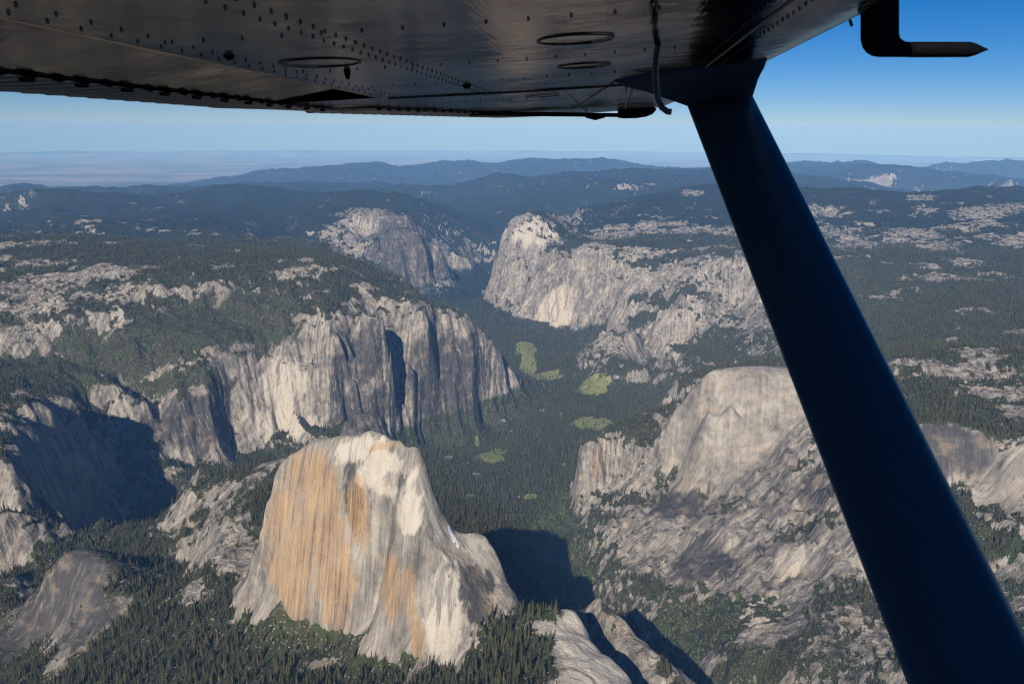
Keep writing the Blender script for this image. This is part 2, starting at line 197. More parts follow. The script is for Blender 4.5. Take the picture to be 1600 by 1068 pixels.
BLOBS = {
 'brush': [
  (-3045, -2958, 2078, -0.583, 0.813, -0.763, -0.471, 0.444, 739, 296),
  (-3497, -2813, 2152, -0.535, 0.845, -0.827, -0.474, 0.304, 516, 293),
  (-2221, -3339, 1964, -0.686, 0.728, -0.737, -0.667, -0.112, 370, 769),
  (-3579, -2528, 2201, -0.498, 0.867, -0.777, -0.39, 0.494, 459, 188),
  (-2823, -2628, 1873, -0.564, 0.826, -0.627, -0.331, 0.705, 325, 113),
  (-2825, -2890, 1809, -0.593, 0.806, -0.608, -0.331, 0.722, 286, 68),
  (-3456, -2364, 2060, -0.487, 0.874, -0.708, -0.331, 0.624, 297, 122),
  (-2923, -3471, 1932, -0.642, 0.767, -0.782, -0.59, 0.2, 408, 317),
  (95, -248, 2100, -0.439, 0.899, -0.816, -0.34, 0.467, 191, 81),
  (89, -441, 2089, -0.504, 0.864, -0.795, -0.383, 0.471, 109, 84),
  (-2038, 141, 1291, -0.141, 0.99, -0.988, -0.153, 0.011, 195, 432),
  (-1140, 945, 1508, 0.067, 0.998, -1, 0.024, -0.016, 278, 196),
  (199, 33, 2172, -0.345, 0.939, -0.608, -0.189, 0.771, 31, 50),
  (-1808, 379, 1371, -0.089, 0.996, -0.964, -0.113, 0.242, 122, 235),
 ],
 'rock': [
  (-7547, -718, 1716, -0.148, 0.989, -0.627, -0.113, 0.77, 684, 480),
  (-7186, -72, 1810, -0.086, 0.996, -0.699, -0.092, 0.709, 508, 305),
  (-7027, 638, 2018, -0.01, 1, -0.909, -0.041, 0.414, 640, 327),
  (-6820, 1233, 2148, 0.056, 0.998, -0.752, -0.014, 0.659, 557, 192),
  (-6387, 920, 1811, 0.023, 1, -0.855, -0.025, 0.518, 397, 290),
  (-6450, 1425, 1886, 0.081, 0.997, -0.905, 0.026, 0.425, 267, 323),
  (-7920, -1182, 1701, -0.187, 0.982, -0.784, -0.158, 0.6, 318, 665),
  (-4331, -2443, 2487, -0.443, 0.897, 0.877, 0.406, -0.257, 134, 76),
  (-4107, -2426, 2407, -0.453, 0.891, -0.845, -0.395, 0.36, 239, 102),
  (-4048, -3091, 2443, -0.528, 0.849, -0.857, -0.509, 0.08, 113, 87),
  (-4601, -5347, 2485, -0.672, 0.741, -0.751, -0.66, 0.008, 282, 235),
  (-4453, -5604, 2483, -0.695, 0.719, -0.731, -0.682, 0.014, 177, 260),
  (-3518, -4230, 2388, -0.662, 0.749, -0.76, -0.611, 0.222, 759, 220),
  (-3183, -4134, 2278, -0.678, 0.735, -0.737, -0.597, 0.316, 419, 255),
  (-3470, -3616, 2322, -0.615, 0.788, -0.782, -0.546, 0.3, 220, 149),
  (-2825, -4008, 2122, -0.694, 0.72, -0.69, -0.545, 0.477, 160, 178),
  (-8892, -1510, 2342, -0.2, 0.98, -0.931, -0.193, 0.311, 245, 253),
  (-14375, -1772, 1798, -0.15, 0.989, -0.981, -0.154, 0.116, 467, 466),
  (-8629, -1151, 2166, -0.173, 0.985, -0.84, -0.157, 0.519, 339, 216),
  (-9244, -365, 2144, -0.096, 0.995, -0.995, -0.1, -0.018, 488, 623),
  (-9682, 217, 2271, -0.043, 0.999, -0.996, -0.052, 0.07, 312, 444),
  (-9060, 750, 2272, 0.002, 1, -0.999, -0.008, 0.049, 522, 411),
  (-9666, 571, 2284, -0.013, 1, -0.997, -0.024, 0.079, 229, 292),
  (-8768, 1307, 2340, 0.053, 0.999, -0.999, 0.044, 0.013, 424, 450),
  (-7786, -374, 2197, -0.111, 0.994, -0.993, -0.116, 0.009, 263, 487),
  (-12066, 718, 2552, -0.001, 1, -0.997, -0.009, 0.072, 199, 449),
  (-16839, -634, 2321, -0.072, 0.997, -0.978, -0.081, 0.19, 355, 287),
  (-7648, 172, 2179, -0.057, 0.998, -0.944, -0.075, 0.321, 456, 147),
  (-10433, 2616, 2442, 0.149, 0.989, -0.977, 0.121, 0.178, 336, 370),
  (-8904, 2489, 2305, 0.158, 0.987, -0.988, 0.141, 0.062, 382, 648),
  (-7866, 2613, 2290, 0.186, 0.983, -0.983, 0.177, -0.047, 269, 935),
  (-8624, 3321, 2358, 0.235, 0.972, -0.975, 0.215, 0.065, 430, 580),
  (-7679, 3431, 2367, 0.266, 0.964, -0.967, 0.254, -0.016, 269, 731),
  (-21286, 5302, 2104, 0.192, 0.981, -0.878, 0.172, 0.447, 408, 125),
  (-11419, 4107, 2608, 0.242, 0.97, -0.972, 0.228, 0.054, 239, 536),
  (-10363, 3950, 2485, 0.25, 0.968, -0.969, 0.228, 0.097, 180, 387),
  (-9898, 4456, 2525, 0.297, 0.955, -0.959, 0.277, 0.063, 372, 786),
  (-10459, 4959, 2543, 0.319, 0.948, -0.952, 0.303, 0.041, 268, 802),
  (-9010, 3986, 2443, 0.281, 0.96, -0.961, 0.254, 0.111, 307, 298),
  (-8155, 4218, 2399, 0.322, 0.947, -0.952, 0.297, 0.077, 371, 346),
  (-6568, 3372, 2358, 0.292, 0.957, -0.962, 0.27, 0.037, 212, 292),
  (-5895, 3028, 2304, 0.276, 0.961, -0.966, 0.25, 0.064, 453, 161),
  (-7785, 4228, 2380, 0.334, 0.943, -0.947, 0.302, 0.107, 245, 184),
  (-6368, 1939, 2248, 0.141, 0.99, -0.899, 0.073, 0.433, 200, 87),
  (-2412, 2088, 2390, 0.289, 0.957, -0.946, 0.222, 0.235, 422, 79),
  (-2151, 2226, 2350, 0.332, 0.943, -0.956, 0.29, 0.052, 193, 129),
  (-1882, 2240, 2326, 0.355, 0.935, -0.95, 0.308, 0.056, 99, 120),
  (-3964, 2964, 2247, 0.346, 0.938, -0.944, 0.325, -0.052, 126, 168),
  (-2362, 1080, 2222, 0.078, 0.997, -0.624, -0.024, 0.781, 366, 114),
  (-2432, 748, 1998, 0.004, 1, -0.433, -0.058, 0.899, 148, 81),
  (-2448, 1335, 2269, 0.132, 0.991, -0.992, 0.099, 0.08, 143, 181),
  (-1638, 1901, 2243, 0.299, 0.954, -0.695, 0.093, 0.713, 183, 112),
  (-1440, 2080, 2165, 0.357, 0.934, -0.834, 0.195, 0.516, 162, 140),
  (-1583, 2136, 2271, 0.357, 0.934, -0.845, 0.207, 0.493, 123, 73),
  (-833, -1109, 2060, -0.532, 0.847, -0.862, -0.505, -0.048, 162, 119),
  (-971, -1396, 1908, -0.57, 0.822, -0.839, -0.516, 0.174, 131, 70),
  (-441, -904, 2109, -0.541, 0.841, -0.856, -0.512, -0.074, 82, 327),
  (-149, -885, 2029, -0.584, 0.812, -0.841, -0.541, 0.019, 47, 83),
  (-291, -754, 2077, -0.528, 0.849, -0.87, -0.491, 0.037, 66, 258),
  (-1028, -1059, 2122, -0.497, 0.868, 0.88, 0.474, 0.036, 112, 64),
  (-214, -1400, 2012, -0.678, 0.735, -0.731, -0.636, -0.249, 117, 394),
  (-72, -1220, 1930, -0.669, 0.744, -0.765, -0.559, 0.319, 125, 68),
  (47, -1234, 1868, -0.692, 0.722, -0.765, -0.642, -0.045, 88, 127),
  (-1128, -2400, 1831, -0.696, 0.718, -0.755, -0.641, 0.137, 88, 190),
  (-153, -1668, 1744, -0.729, 0.684, -0.741, -0.662, 0.114, 115, 175),
  (-1267, -2406, 1585, -0.682, 0.731, -0.711, -0.641, -0.289, 143, 360),
  (250, 540, 2277, -0.102, 0.995, -0.915, -0.102, -0.389, 101, 325),
  (-161, 624, 2081, -0.047, 0.999, -0.914, -0.052, -0.403, 79, 802),
  (167, 390, 2295, -0.173, 0.985, -0.978, -0.182, 0.102, 69, 21),
  (191, -246, 2080, -0.456, 0.89, -0.905, -0.423, -0.035, 75, 31),
  (-2536, 332, 1585, -0.085, 0.996, -0.746, -0.098, 0.659, 217, 191),
  (-1885, 601, 1544, -0.032, 0.999, -0.978, -0.064, 0.201, 279, 319),
  (-1697, 949, 1646, 0.058, 0.998, -0.966, 0.005, 0.257, 355, 322),
  (-1907, 1132, 1808, 0.1, 0.995, -0.91, 0.028, 0.413, 251, 171),
  (-1762, 1327, 1863, 0.153, 0.988, -0.885, 0.059, 0.463, 213, 193),
  (-1324, 1239, 1687, 0.147, 0.989, -0.969, 0.077, 0.234, 242, 241),
  (-1336, 1514, 1871, 0.223, 0.975, -0.906, 0.115, 0.407, 219, 208),
  (-964, 1135, 1623, 0.131, 0.991, -0.994, 0.084, -0.063, 144, 151),
  (-794, 1453, 1756, 0.243, 0.97, -0.975, 0.161, 0.152, 209, 208),
  (-986, 1689, 1832, 0.297, 0.955, -0.961, 0.209, 0.183, 151, 294),
  (-959, 1918, 1908, 0.363, 0.932, -0.944, 0.266, 0.196, 153, 147),
  (-2009, 1371, 2034, 0.154, 0.988, -0.877, 0.062, 0.477, 194, 127),
  (-5965, 50, 1585, -0.084, 0.996, -0.996, -0.093, 0.004, 315, 549),
  (-6304, 671, 1676, -0.007, 1, -0.71, -0.053, 0.702, 327, 157),
  (-6168, 496, 1398, -0.028, 1, -0.956, -0.055, 0.287, 322, 218),
  (-6708, 1302, 2028, 0.065, 0.998, -0.701, -0.017, 0.713, 412, 242),
  (-5878, 1452, 1817, 0.09, 0.996, -0.993, 0.064, 0.103, 250, 572),
  (-9150, -3605, 1825, -0.36, 0.933, -0.934, -0.356, -0.028, 892, 2594),
  (-9363, -4237, 1938, -0.398, 0.918, -0.895, -0.37, 0.25, 487, 461),
  (-9683, -2947, 1548, -0.298, 0.955, -0.302, -0.077, 0.95, 192, 227),
  (-10079, -4051, 2153, -0.366, 0.931, -0.656, -0.227, 0.72, 611, 153),
  (-9252, -3061, 1471, -0.317, 0.948, -0.862, -0.274, 0.427, 186, 323),
 ],
 'forest': [
  (-2155, 49, 1258, -0.158, 0.987, -0.985, -0.167, -0.035, 151, 574),
  (-1818, 411, 1407, -0.081, 0.997, -0.972, -0.106, 0.208, 122, 148),
  (-1165, 894, 1468, 0.05, 0.999, -0.993, 0.002, 0.115, 305, 185),
  (-788, 1052, 1587, 0.111, 0.994, -0.973, 0.04, 0.228, 339, 94),
  (-2277, 1188, 2049, 0.104, 0.995, -0.564, -0.023, 0.826, 206, 50),
  (-2191, 942, 1921, 0.05, 0.999, -0.409, -0.051, 0.911, 201, 62),
  (-2320, 748, 1715, 0.004, 1, -0.904, -0.042, 0.425, 138, 67),
  (-2688, 506, 1768, -0.047, 0.999, -0.936, -0.075, 0.345, 149, 83),
  (-1575, 1341, 1789, 0.164, 0.986, -0.986, 0.108, 0.125, 232, 52),
  (-2069, 1169, 1882, 0.105, 0.994, -0.95, 0.045, 0.308, 131, 71),
  (-1702, 1038, 1687, 0.081, 0.997, -0.819, -0.005, 0.574, 119, 41),
  (-5034, 657, 1382, -0.01, 1, -0.889, -0.05, 0.455, 222, 111),
  (-1189, 1998, 2008, 0.36, 0.933, -0.821, 0.184, 0.54, 123, 88),
  (-1866, 1977, 2336, 0.3, 0.954, -0.965, 0.254, 0.071, 227, 131),
  (-2348, 2285, 2367, 0.33, 0.944, -0.945, 0.267, 0.187, 220, 45),
  (-6887, 237, 1808, -0.055, 0.998, -0.841, -0.076, 0.535, 280, 126),
  (-6733, 682, 1933, -0.005, 1, -0.931, -0.036, 0.362, 151, 207),
  (-6974, -326, 1321, -0.116, 0.993, -0.748, -0.111, 0.655, 285, 108),
  (-6570, 267, 1594, -0.053, 0.999, -0.673, -0.074, 0.736, 270, 100),
  (-8715, -908, 2181, -0.15, 0.989, -0.97, -0.154, 0.189, 341, 320),
  (-3656, 888, 1920, 0.028, 1, -0.999, 0.006, 0.052, 269, 113),
 ],
 'green': [
  (-2117, 92, 1285, -0.15, 0.989, -0.987, -0.159, -0.018, 199, 555),
  (-1165, 894, 1468, 0.05, 0.999, -0.994, 0.002, 0.11, 331, 207),
  (-1808, 379, 1371, -0.089, 0.996, -0.968, -0.113, 0.226, 122, 191),
  (-2551, 62, 1270, -0.142, 0.99, -0.986, -0.15, -0.078, 110, 312),
  (-3926, -1096, 1104, -0.29, 0.957, -0.957, -0.285, -0.058, 147, 317),
  (-3620, -1316, 1200, -0.337, 0.942, -0.512, -0.154, 0.845, 76, 155),
  (-4568, -758, 1185, -0.218, 0.976, -0.667, -0.152, 0.729, 213, 129),
 ],
 'slab': [
  (-1998, 693, 1609, -0.009, 1, -0.993, -0.04, 0.112, 191, 188),
  (-1673, 1008, 1665, 0.074, 0.997, -0.917, 0.006, 0.4, 236, 157),
  (-1835, 1276, 1856, 0.138, 0.99, -0.846, 0.039, 0.531, 170, 112),
  (-1553, 863, 1540, 0.037, 0.999, -0.988, -0.007, 0.153, 171, 115),
  (-1349, 1240, 1706, 0.147, 0.989, -0.927, 0.061, 0.371, 163, 142),
  (-1813, 606, 1508, -0.031, 1, -0.918, -0.07, 0.391, 152, 99),
  (-1322, 1488, 1845, 0.217, 0.976, -0.918, 0.115, 0.379, 164, 141),
  (-7507, -786, 1548, -0.156, 0.988, -0.666, -0.122, 0.736, 454, 357),
  (-7073, 220, 1919, -0.055, 0.998, -0.875, -0.077, 0.478, 286, 183),
  (233, 546, 2272, -0.098, 0.995, -0.928, -0.1, -0.358, 109, 326),
  (-135, 636, 2078, -0.042, 0.999, -0.912, -0.047, -0.408, 66, 792),
  (183, 428, 2292, -0.156, 0.988, -0.982, -0.168, 0.081, 45, 31),
  (-1647, 1901, 2255, 0.299, 0.954, -0.695, 0.093, 0.713, 183, 88),
  (-1454, 2083, 2174, 0.356, 0.934, -0.83, 0.193, 0.523, 133, 101),
  (-205, -1395, 2005, -0.678, 0.735, -0.672, -0.465, 0.576, 110, 88),
  (-72, -1220, 1930, -0.669, 0.744, -0.767, -0.559, 0.315, 114, 57),
  (-2372, 1047, 2214, 0.071, 0.997, -0.995, 0.054, -0.078, 391, 614),
  (-2426, 780, 2048, 0.011, 1, -0.992, -0.002, -0.124, 169, 590),
  (-2421, 726, 1936, -0.001, 1, -0.327, -0.059, 0.943, 106, 87),
  (-2356, 1280, 2221, 0.123, 0.992, -0.765, 0.019, 0.644, 140, 107),
 ],
 'ochre': [
  (-30, -442, 2330, -0.483, 0.876, -0.372, -0.125, 0.92, 85, 215),
  (-43, -333, 2445, -0.445, 0.896, -0.387, -0.127, 0.913, 78, 175),
  (25, -270, 2272, -0.435, 0.901, -0.319, -0.091, 0.943, 68, 171),
  (-102, -398, 2541, -0.457, 0.89, 0.412, 0.142, -0.9, 77, 99),
  (111, -52, 2319, -0.366, 0.931, -0.552, -0.177, 0.815, 33, 107),
  (139, 16, 2314, -0.342, 0.94, -0.288, -0.073, 0.955, 23, 90),
  (191, 54, 2210, -0.334, 0.942, -0.583, -0.176, 0.793, 22, 67),
  (-21, -197, 2471, -0.401, 0.916, -0.214, -0.044, 0.976, 36, 117),
  (-57, -121, 2677, -0.368, 0.93, -0.554, -0.18, 0.813, 61, 13),
  (-2513, 274, 1650, -0.098, 0.995, -0.494, -0.083, 0.865, 36, 116),
 ],
 'pale': [
  (-78, -212, 2654, -0.398, 0.918, -0.598, -0.212, 0.773, 111, 36),
  (-25, -112, 2603, -0.369, 0.929, -0.294, -0.076, 0.953, 107, 75),
  (210, 552, 2261, -0.094, 0.996, -0.92, -0.095, -0.38, 103, 303),
  (-8720, -1256, 2250, -0.181, 0.984, -0.798, -0.155, 0.583, 343, 255),
  (64, -3, 2534, -0.339, 0.941, -0.44, -0.127, 0.889, 40, 71),
  (178, 141, 2316, -0.293, 0.956, -0.538, -0.147, 0.83, 41, 135),
  (-3681, -1233, 1131, -0.322, 0.947, -0.916, -0.295, 0.273, 143, 163),
  (-3294, -2199, 1708, -0.477, 0.879, -0.345, -0.113, 0.932, 191, 197),
  (-3167, -2156, 1403, -0.481, 0.877, -0.76, -0.353, 0.545, 281, 170),
  (-7450, -774, 1413, -0.156, 0.988, -0.682, -0.124, 0.721, 301, 358),
  (-1381, 1254, 1737, 0.149, 0.989, -0.924, 0.063, 0.378, 77, 86),
  (-1127, 1123, 1605, 0.121, 0.993, -0.996, 0.068, 0.062, 101, 134),
  (204, 129, 2251, -0.302, 0.953, -0.506, -0.14, 0.851, 46, 83),
 ],
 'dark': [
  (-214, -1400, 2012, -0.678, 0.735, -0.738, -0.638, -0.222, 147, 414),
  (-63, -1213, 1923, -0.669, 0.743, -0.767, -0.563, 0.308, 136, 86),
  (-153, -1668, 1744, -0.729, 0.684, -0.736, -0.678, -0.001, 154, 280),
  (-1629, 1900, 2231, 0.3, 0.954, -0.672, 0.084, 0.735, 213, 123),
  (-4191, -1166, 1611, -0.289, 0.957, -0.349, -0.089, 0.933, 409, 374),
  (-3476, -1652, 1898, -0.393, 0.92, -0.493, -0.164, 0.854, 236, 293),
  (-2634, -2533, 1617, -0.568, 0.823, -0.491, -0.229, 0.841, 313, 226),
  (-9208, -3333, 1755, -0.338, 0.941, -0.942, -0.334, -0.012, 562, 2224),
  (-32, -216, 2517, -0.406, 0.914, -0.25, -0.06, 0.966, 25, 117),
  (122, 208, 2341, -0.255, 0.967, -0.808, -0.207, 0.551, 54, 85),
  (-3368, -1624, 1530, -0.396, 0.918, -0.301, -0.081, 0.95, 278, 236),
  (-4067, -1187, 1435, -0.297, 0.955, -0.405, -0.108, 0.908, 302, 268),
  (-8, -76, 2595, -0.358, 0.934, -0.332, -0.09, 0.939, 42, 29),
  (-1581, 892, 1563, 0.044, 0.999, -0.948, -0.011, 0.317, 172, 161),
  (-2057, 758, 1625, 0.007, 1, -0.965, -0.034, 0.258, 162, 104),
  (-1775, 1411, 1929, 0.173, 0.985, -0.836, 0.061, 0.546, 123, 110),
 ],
 'snow': [
  (16, 99, 2465, -0.29, 0.957, -0.85, -0.244, 0.468, 5, 18),
  (23, 112, 2445, -0.285, 0.958, -0.892, -0.254, 0.375, 7, 21),
  (34, 129, 2430, -0.28, 0.96, -0.855, -0.238, 0.46, 5, 13),
 ],
 'meadow': [
  (-3506, -629, 1205, -0.236, 0.972, -0.961, -0.233, -0.151, 126, 219),
  (-6596, -979, 1203, -0.193, 0.981, -0.981, -0.195, 0.002, 138, 328),
  (-5932, -826, 1181, -0.19, 0.982, -0.981, -0.193, -0.037, 96, 583),
  (-5616, -602, 1188, -0.17, 0.985, -0.985, -0.175, 0.013, 207, 145),
  (-5173, -72, 1271, -0.11, 0.994, -0.967, -0.123, 0.223, 160, 197),
  (-4295, 35, 1220, -0.108, 0.994, -0.993, -0.118, -0.027, 190, 196),
  (-4060, -888, 1058, -0.254, 0.967, -0.955, -0.247, 0.166, 25, 79),
  (-2844, -205, 1215, -0.186, 0.983, -0.982, -0.191, 0.005, 55, 48),
  (-2729, -584, 1229, -0.263, 0.965, -0.963, -0.259, -0.071, 39, 46),
 ],
 'clear': [
  (-3098, -895, 1223, -0.299, 0.954, -0.955, -0.29, 0.054, 9, 16),
  (-3136, -869, 1224, -0.292, 0.956, -0.958, -0.285, 0.043, 9, 16),
  (-3178, -843, 1224, -0.286, 0.958, -0.959, -0.279, 0.042, 9, 16),
  (-3209, -814, 1224, -0.279, 0.96, -0.961, -0.274, 0.039, 9, 16),
  (-3251, -787, 1224, -0.273, 0.962, -0.963, -0.268, 0.018, 10, 17),
  (-3281, -757, 1224, -0.266, 0.964, -0.965, -0.263, 0.009, 10, 18),
  (-3309, -745, 1224, -0.263, 0.965, -0.966, -0.26, -0.003, 10, 18),
  (-3326, -730, 1223, -0.26, 0.966, -0.966, -0.257, 0, 10, 18),
  (-3344, -711, 1222, -0.256, 0.967, -0.967, -0.253, -0.007, 10, 19),
  (-3361, -695, 1222, -0.253, 0.968, -0.968, -0.251, -0.02, 10, 20),
  (-3380, -676, 1221, -0.249, 0.969, -0.968, -0.247, -0.05, 10, 21),
  (-3493, -670, 1206, -0.243, 0.97, -0.94, -0.235, -0.246, 10, 46),
  (-3628, -663, 1178, -0.236, 0.972, -0.939, -0.228, -0.257, 10, 55),
  (-3743, -655, 1160, -0.231, 0.973, -0.972, -0.23, -0.051, 10, 24),
  (-3872, -644, 1136, -0.224, 0.975, -0.927, -0.214, -0.307, 10, 113),
  (-4163, -667, 1050, -0.218, 0.976, -0.974, -0.218, -0.055, 11, 28),
  (-4264, -679, 1038, -0.216, 0.976, -0.976, -0.218, 0.01, 11, 23),
  (-4315, -679, 1042, -0.215, 0.977, -0.971, -0.215, 0.103, 11, 18),
  (-4371, -680, 1050, -0.213, 0.977, -0.953, -0.21, 0.218, 11, 15),
  (-4409, -677, 1060, -0.211, 0.977, -0.926, -0.203, 0.319, 11, 13),
  (-5204, -467, 1181, -0.162, 0.987, -0.986, -0.168, 0.019, 13, 29),
  (-5247, -499, 1185, -0.165, 0.986, -0.984, -0.171, 0.059, 13, 26),
  (-5288, -531, 1189, -0.168, 0.986, -0.984, -0.174, 0.038, 13, 28),
  (-5334, -564, 1191, -0.172, 0.985, -0.984, -0.176, 0.001, 13, 31),
  (-5373, -590, 1197, -0.174, 0.985, -0.984, -0.178, -0.033, 13, 35),
  (-5442, -628, 1198, -0.177, 0.984, -0.983, -0.181, -0.012, 13, 33),
  (-5480, -654, 1205, -0.18, 0.984, -0.982, -0.183, -0.053, 13, 41),
  (-5549, -687, 1201, -0.182, 0.983, -0.983, -0.186, -0.006, 13, 36),
  (-4076, -892, 1064, -0.254, 0.967, -0.931, -0.241, 0.276, 15, 60),
  (-4509, -260, 1198, -0.148, 0.989, -0.981, -0.152, -0.118, 16, 122),
  (-4807, -754, 1365, -0.21, 0.978, -0.229, -0.054, 0.972, 39, 12),
  (-4467, -736, 1122, -0.218, 0.976, -0.797, -0.181, 0.576, 52, 14),
  (-3335, -918, 1227, -0.29, 0.957, -0.959, -0.285, -0.015, 35, 50),
  (-5835, -740, 1181, -0.182, 0.983, -0.982, -0.186, 0.024, 25, 64),
  (-5530, -586, 1188, -0.17, 0.985, -0.985, -0.175, -0.006, 30, 43),
  (-5135, -38, 1266, -0.105, 0.994, -0.952, -0.12, 0.282, 23, 21),
  (-4732, -456, 1153, -0.171, 0.985, -0.973, -0.176, 0.148, 27, 24),
  (-2814, -278, 1221, -0.201, 0.98, -0.971, -0.204, 0.125, 16, 16),
  (-3380, -65, 1234, -0.144, 0.99, -0.988, -0.152, -0.007, 17, 36),
  (-3105, -639, 1221, -0.254, 0.967, -0.968, -0.252, 0, 42, 22),
 ],
}

# ------------------------------------------------------------------ terrain heights (map metres, origin on the big dome's summit)
CAMX, CAMY, CAMZ = 2095.72, 729.45, 3602.34
EARTH = 6.371e6

def _hash(ix, iy, seed):
    h = (ix.astype(np.int64) * 374761393 + iy.astype(np.int64) * 668265263 + seed * 974711) & 0x7fffffff
    h = ((h ^ (h >> 13)) * 1274126177) & 0x7fffffff
    h = ((h ^ (h >> 16)) * 2246822519) & 0x7fffffff
    return h

_ANG = np.arange(4096) * (2 * math.pi / 4096)
_GX, _GY = np.cos(_ANG).astype(np.float32), np.sin(_ANG).astype(np.float32)

def pnoise(x, y, seed=0):
    fx = np.floor(x); fy = np.floor(y)
    ix = fx.astype(np.int64); iy = fy.astype(np.int64)
    dx = (x - fx).astype(np.float32); dy = (y - fy).astype(np.float32)
    u = dx * dx * dx * (dx * (dx * 6 - 15) + 10); v = dy * dy * dy * (dy * (dy * 6 - 15) + 10)
    def g(a, b):
        h = (_hash(ix + a, iy + b, seed) >> 7) & 4095
        return _GX[h] * (dx - a) + _GY[h] * (dy - b)
    n0 = g(0, 0); n1 = g(1, 0); n2 = g(0, 1); n3 = g(1, 1)
    a = n0 + u * (n1 - n0); b = n2 + u * (n3 - n2)
    return (a + v * (b - a)) * 1.5

def fbm(x, y, lam, octs, seed=0, gain=0.5):
    s = 0.0; amp = 1.0; tot = 0.0
    for i in range(octs):
        s = s + amp * pnoise(x / lam, y / lam, seed + i * 17); tot += amp
        lam *= 0.5; amp *= gain
    return s / tot

def sstep(a, b, x):
    t = np.clip((x - a) / (b - a), 0, 1)
    return t * t * (3 - 2 * t)

def ell(x, y, cx, cy, rx, ry=None, ang=0.0, soft=0.35):
    ry = ry or rx
    c, s = math.cos(ang), math.sin(ang)
    dx = x - cx; dy = y - cy
    q = np.sqrt(((dx * c + dy * s) / rx) ** 2 + ((-dx * s + dy * c) / ry) ** 2)
    return 1 - sstep(1 - soft, 1 + soft, q)

class Grid:
    def __init__(self, x0, x1, y0, y1, h, W, P, blur):
        self.x0, self.y0, self.h = x0, y0, h
        self.nx = int((x1 - x0) / h) + 1; self.ny = int((y1 - y0) / h) + 1
        gx = x0 + h * np.arange(self.nx); gy = y0 + h * np.arange(self.ny)
        Z = np.empty((self.ny, self.nx), np.float32)
        px = P[:, 0].astype(np.float32); py = P[:, 1].astype(np.float32); w = W[:-3].astype(np.float32)
        step = max(1, int(3e6 / (self.nx * len(P))))
        ex = ((gx[:, None] - px[None, :]) ** 2).astype(np.float32)
        for j in range(0, self.ny, step):
            yy = gy[j:j + step].astype(np.float32)
            d = ex[None] + ((yy[:, None] - py[None, :]) ** 2)[:, None, :]
            Z[j:j + step] = np.sqrt(d + 100.0) @ w
        Z += (W[-3] + W[-2] * gx[None, :] + W[-1] * gy[:, None]).astype(np.float32)
        for _ in range(blur):
            Z[:, 1:-1] = (Z[:, :-2] + 2 * Z[:, 1:-1] + Z[:, 2:]) * 0.25
            Z[1:-1] = (Z[:-2] + 2 * Z[1:-1] + Z[2:]) * 0.25
        self.Z = Z
    def inside(self, x, y):
        m = 3 * self.h
        return np.clip(np.minimum(np.minimum(x - self.x0, self.x0 + self.h * (self.nx - 1) - x),
                       np.minimum(y - self.y0, self.y0 + self.h * (self.ny - 1) - y)) / m - 1, 0, 1)
    def __call__(self, x, y):
        u = np.clip((x - self.x0) / self.h, 1, self.nx - 2.001); v = np.clip((y - self.y0) / self.h, 1, self.ny - 2.001)
        i = np.floor(u).astype(np.int32); j = np.floor(v).astype(np.int32)
        i = np.minimum(i, self.nx - 3); j = np.minimum(j, self.ny - 3)
        a = (u - i).astype(np.float32); b = (v - j).astype(np.float32)
        def bs(t): return ((1 - t) ** 3 / 6, (3 * t ** 3 - 6 * t ** 2 + 4) / 6, (-3 * t ** 3 + 3 * t ** 2 + 3 * t + 1) / 6, t ** 3 / 6)
        wa = bs(a); wb = bs(b); out = 0.0
        for q in range(4):
            row = 0.0
            for p in range(4):
                row = row + wa[p] * self.Z[j + q - 1, i + p - 1]
            out = out + wb[q] * row
        return out

def rbf_setup(P):
    n = len(P)
    d = np.sqrt((P[:, None, 0] - P[None, :, 0]) ** 2 + (P[:, None, 1] - P[None, :, 1]) ** 2 + 100.0)
    A = np.zeros((n + 3, n + 3)); A[:n, :n] = d
    A[:n, n] = 1; A[:n, n + 1] = P[:, 0]; A[:n, n + 2] = P[:, 1]; A[n:, :n] = A[:n, n:].T
    b = np.zeros(n + 3); b[:n] = P[:, 2]
    s = 1e4
    A[:n, n + 1:] /= s; A[n + 1:, :n] /= s
    W = np.linalg.solve(A, b); W[n + 1:] /= s
    return W

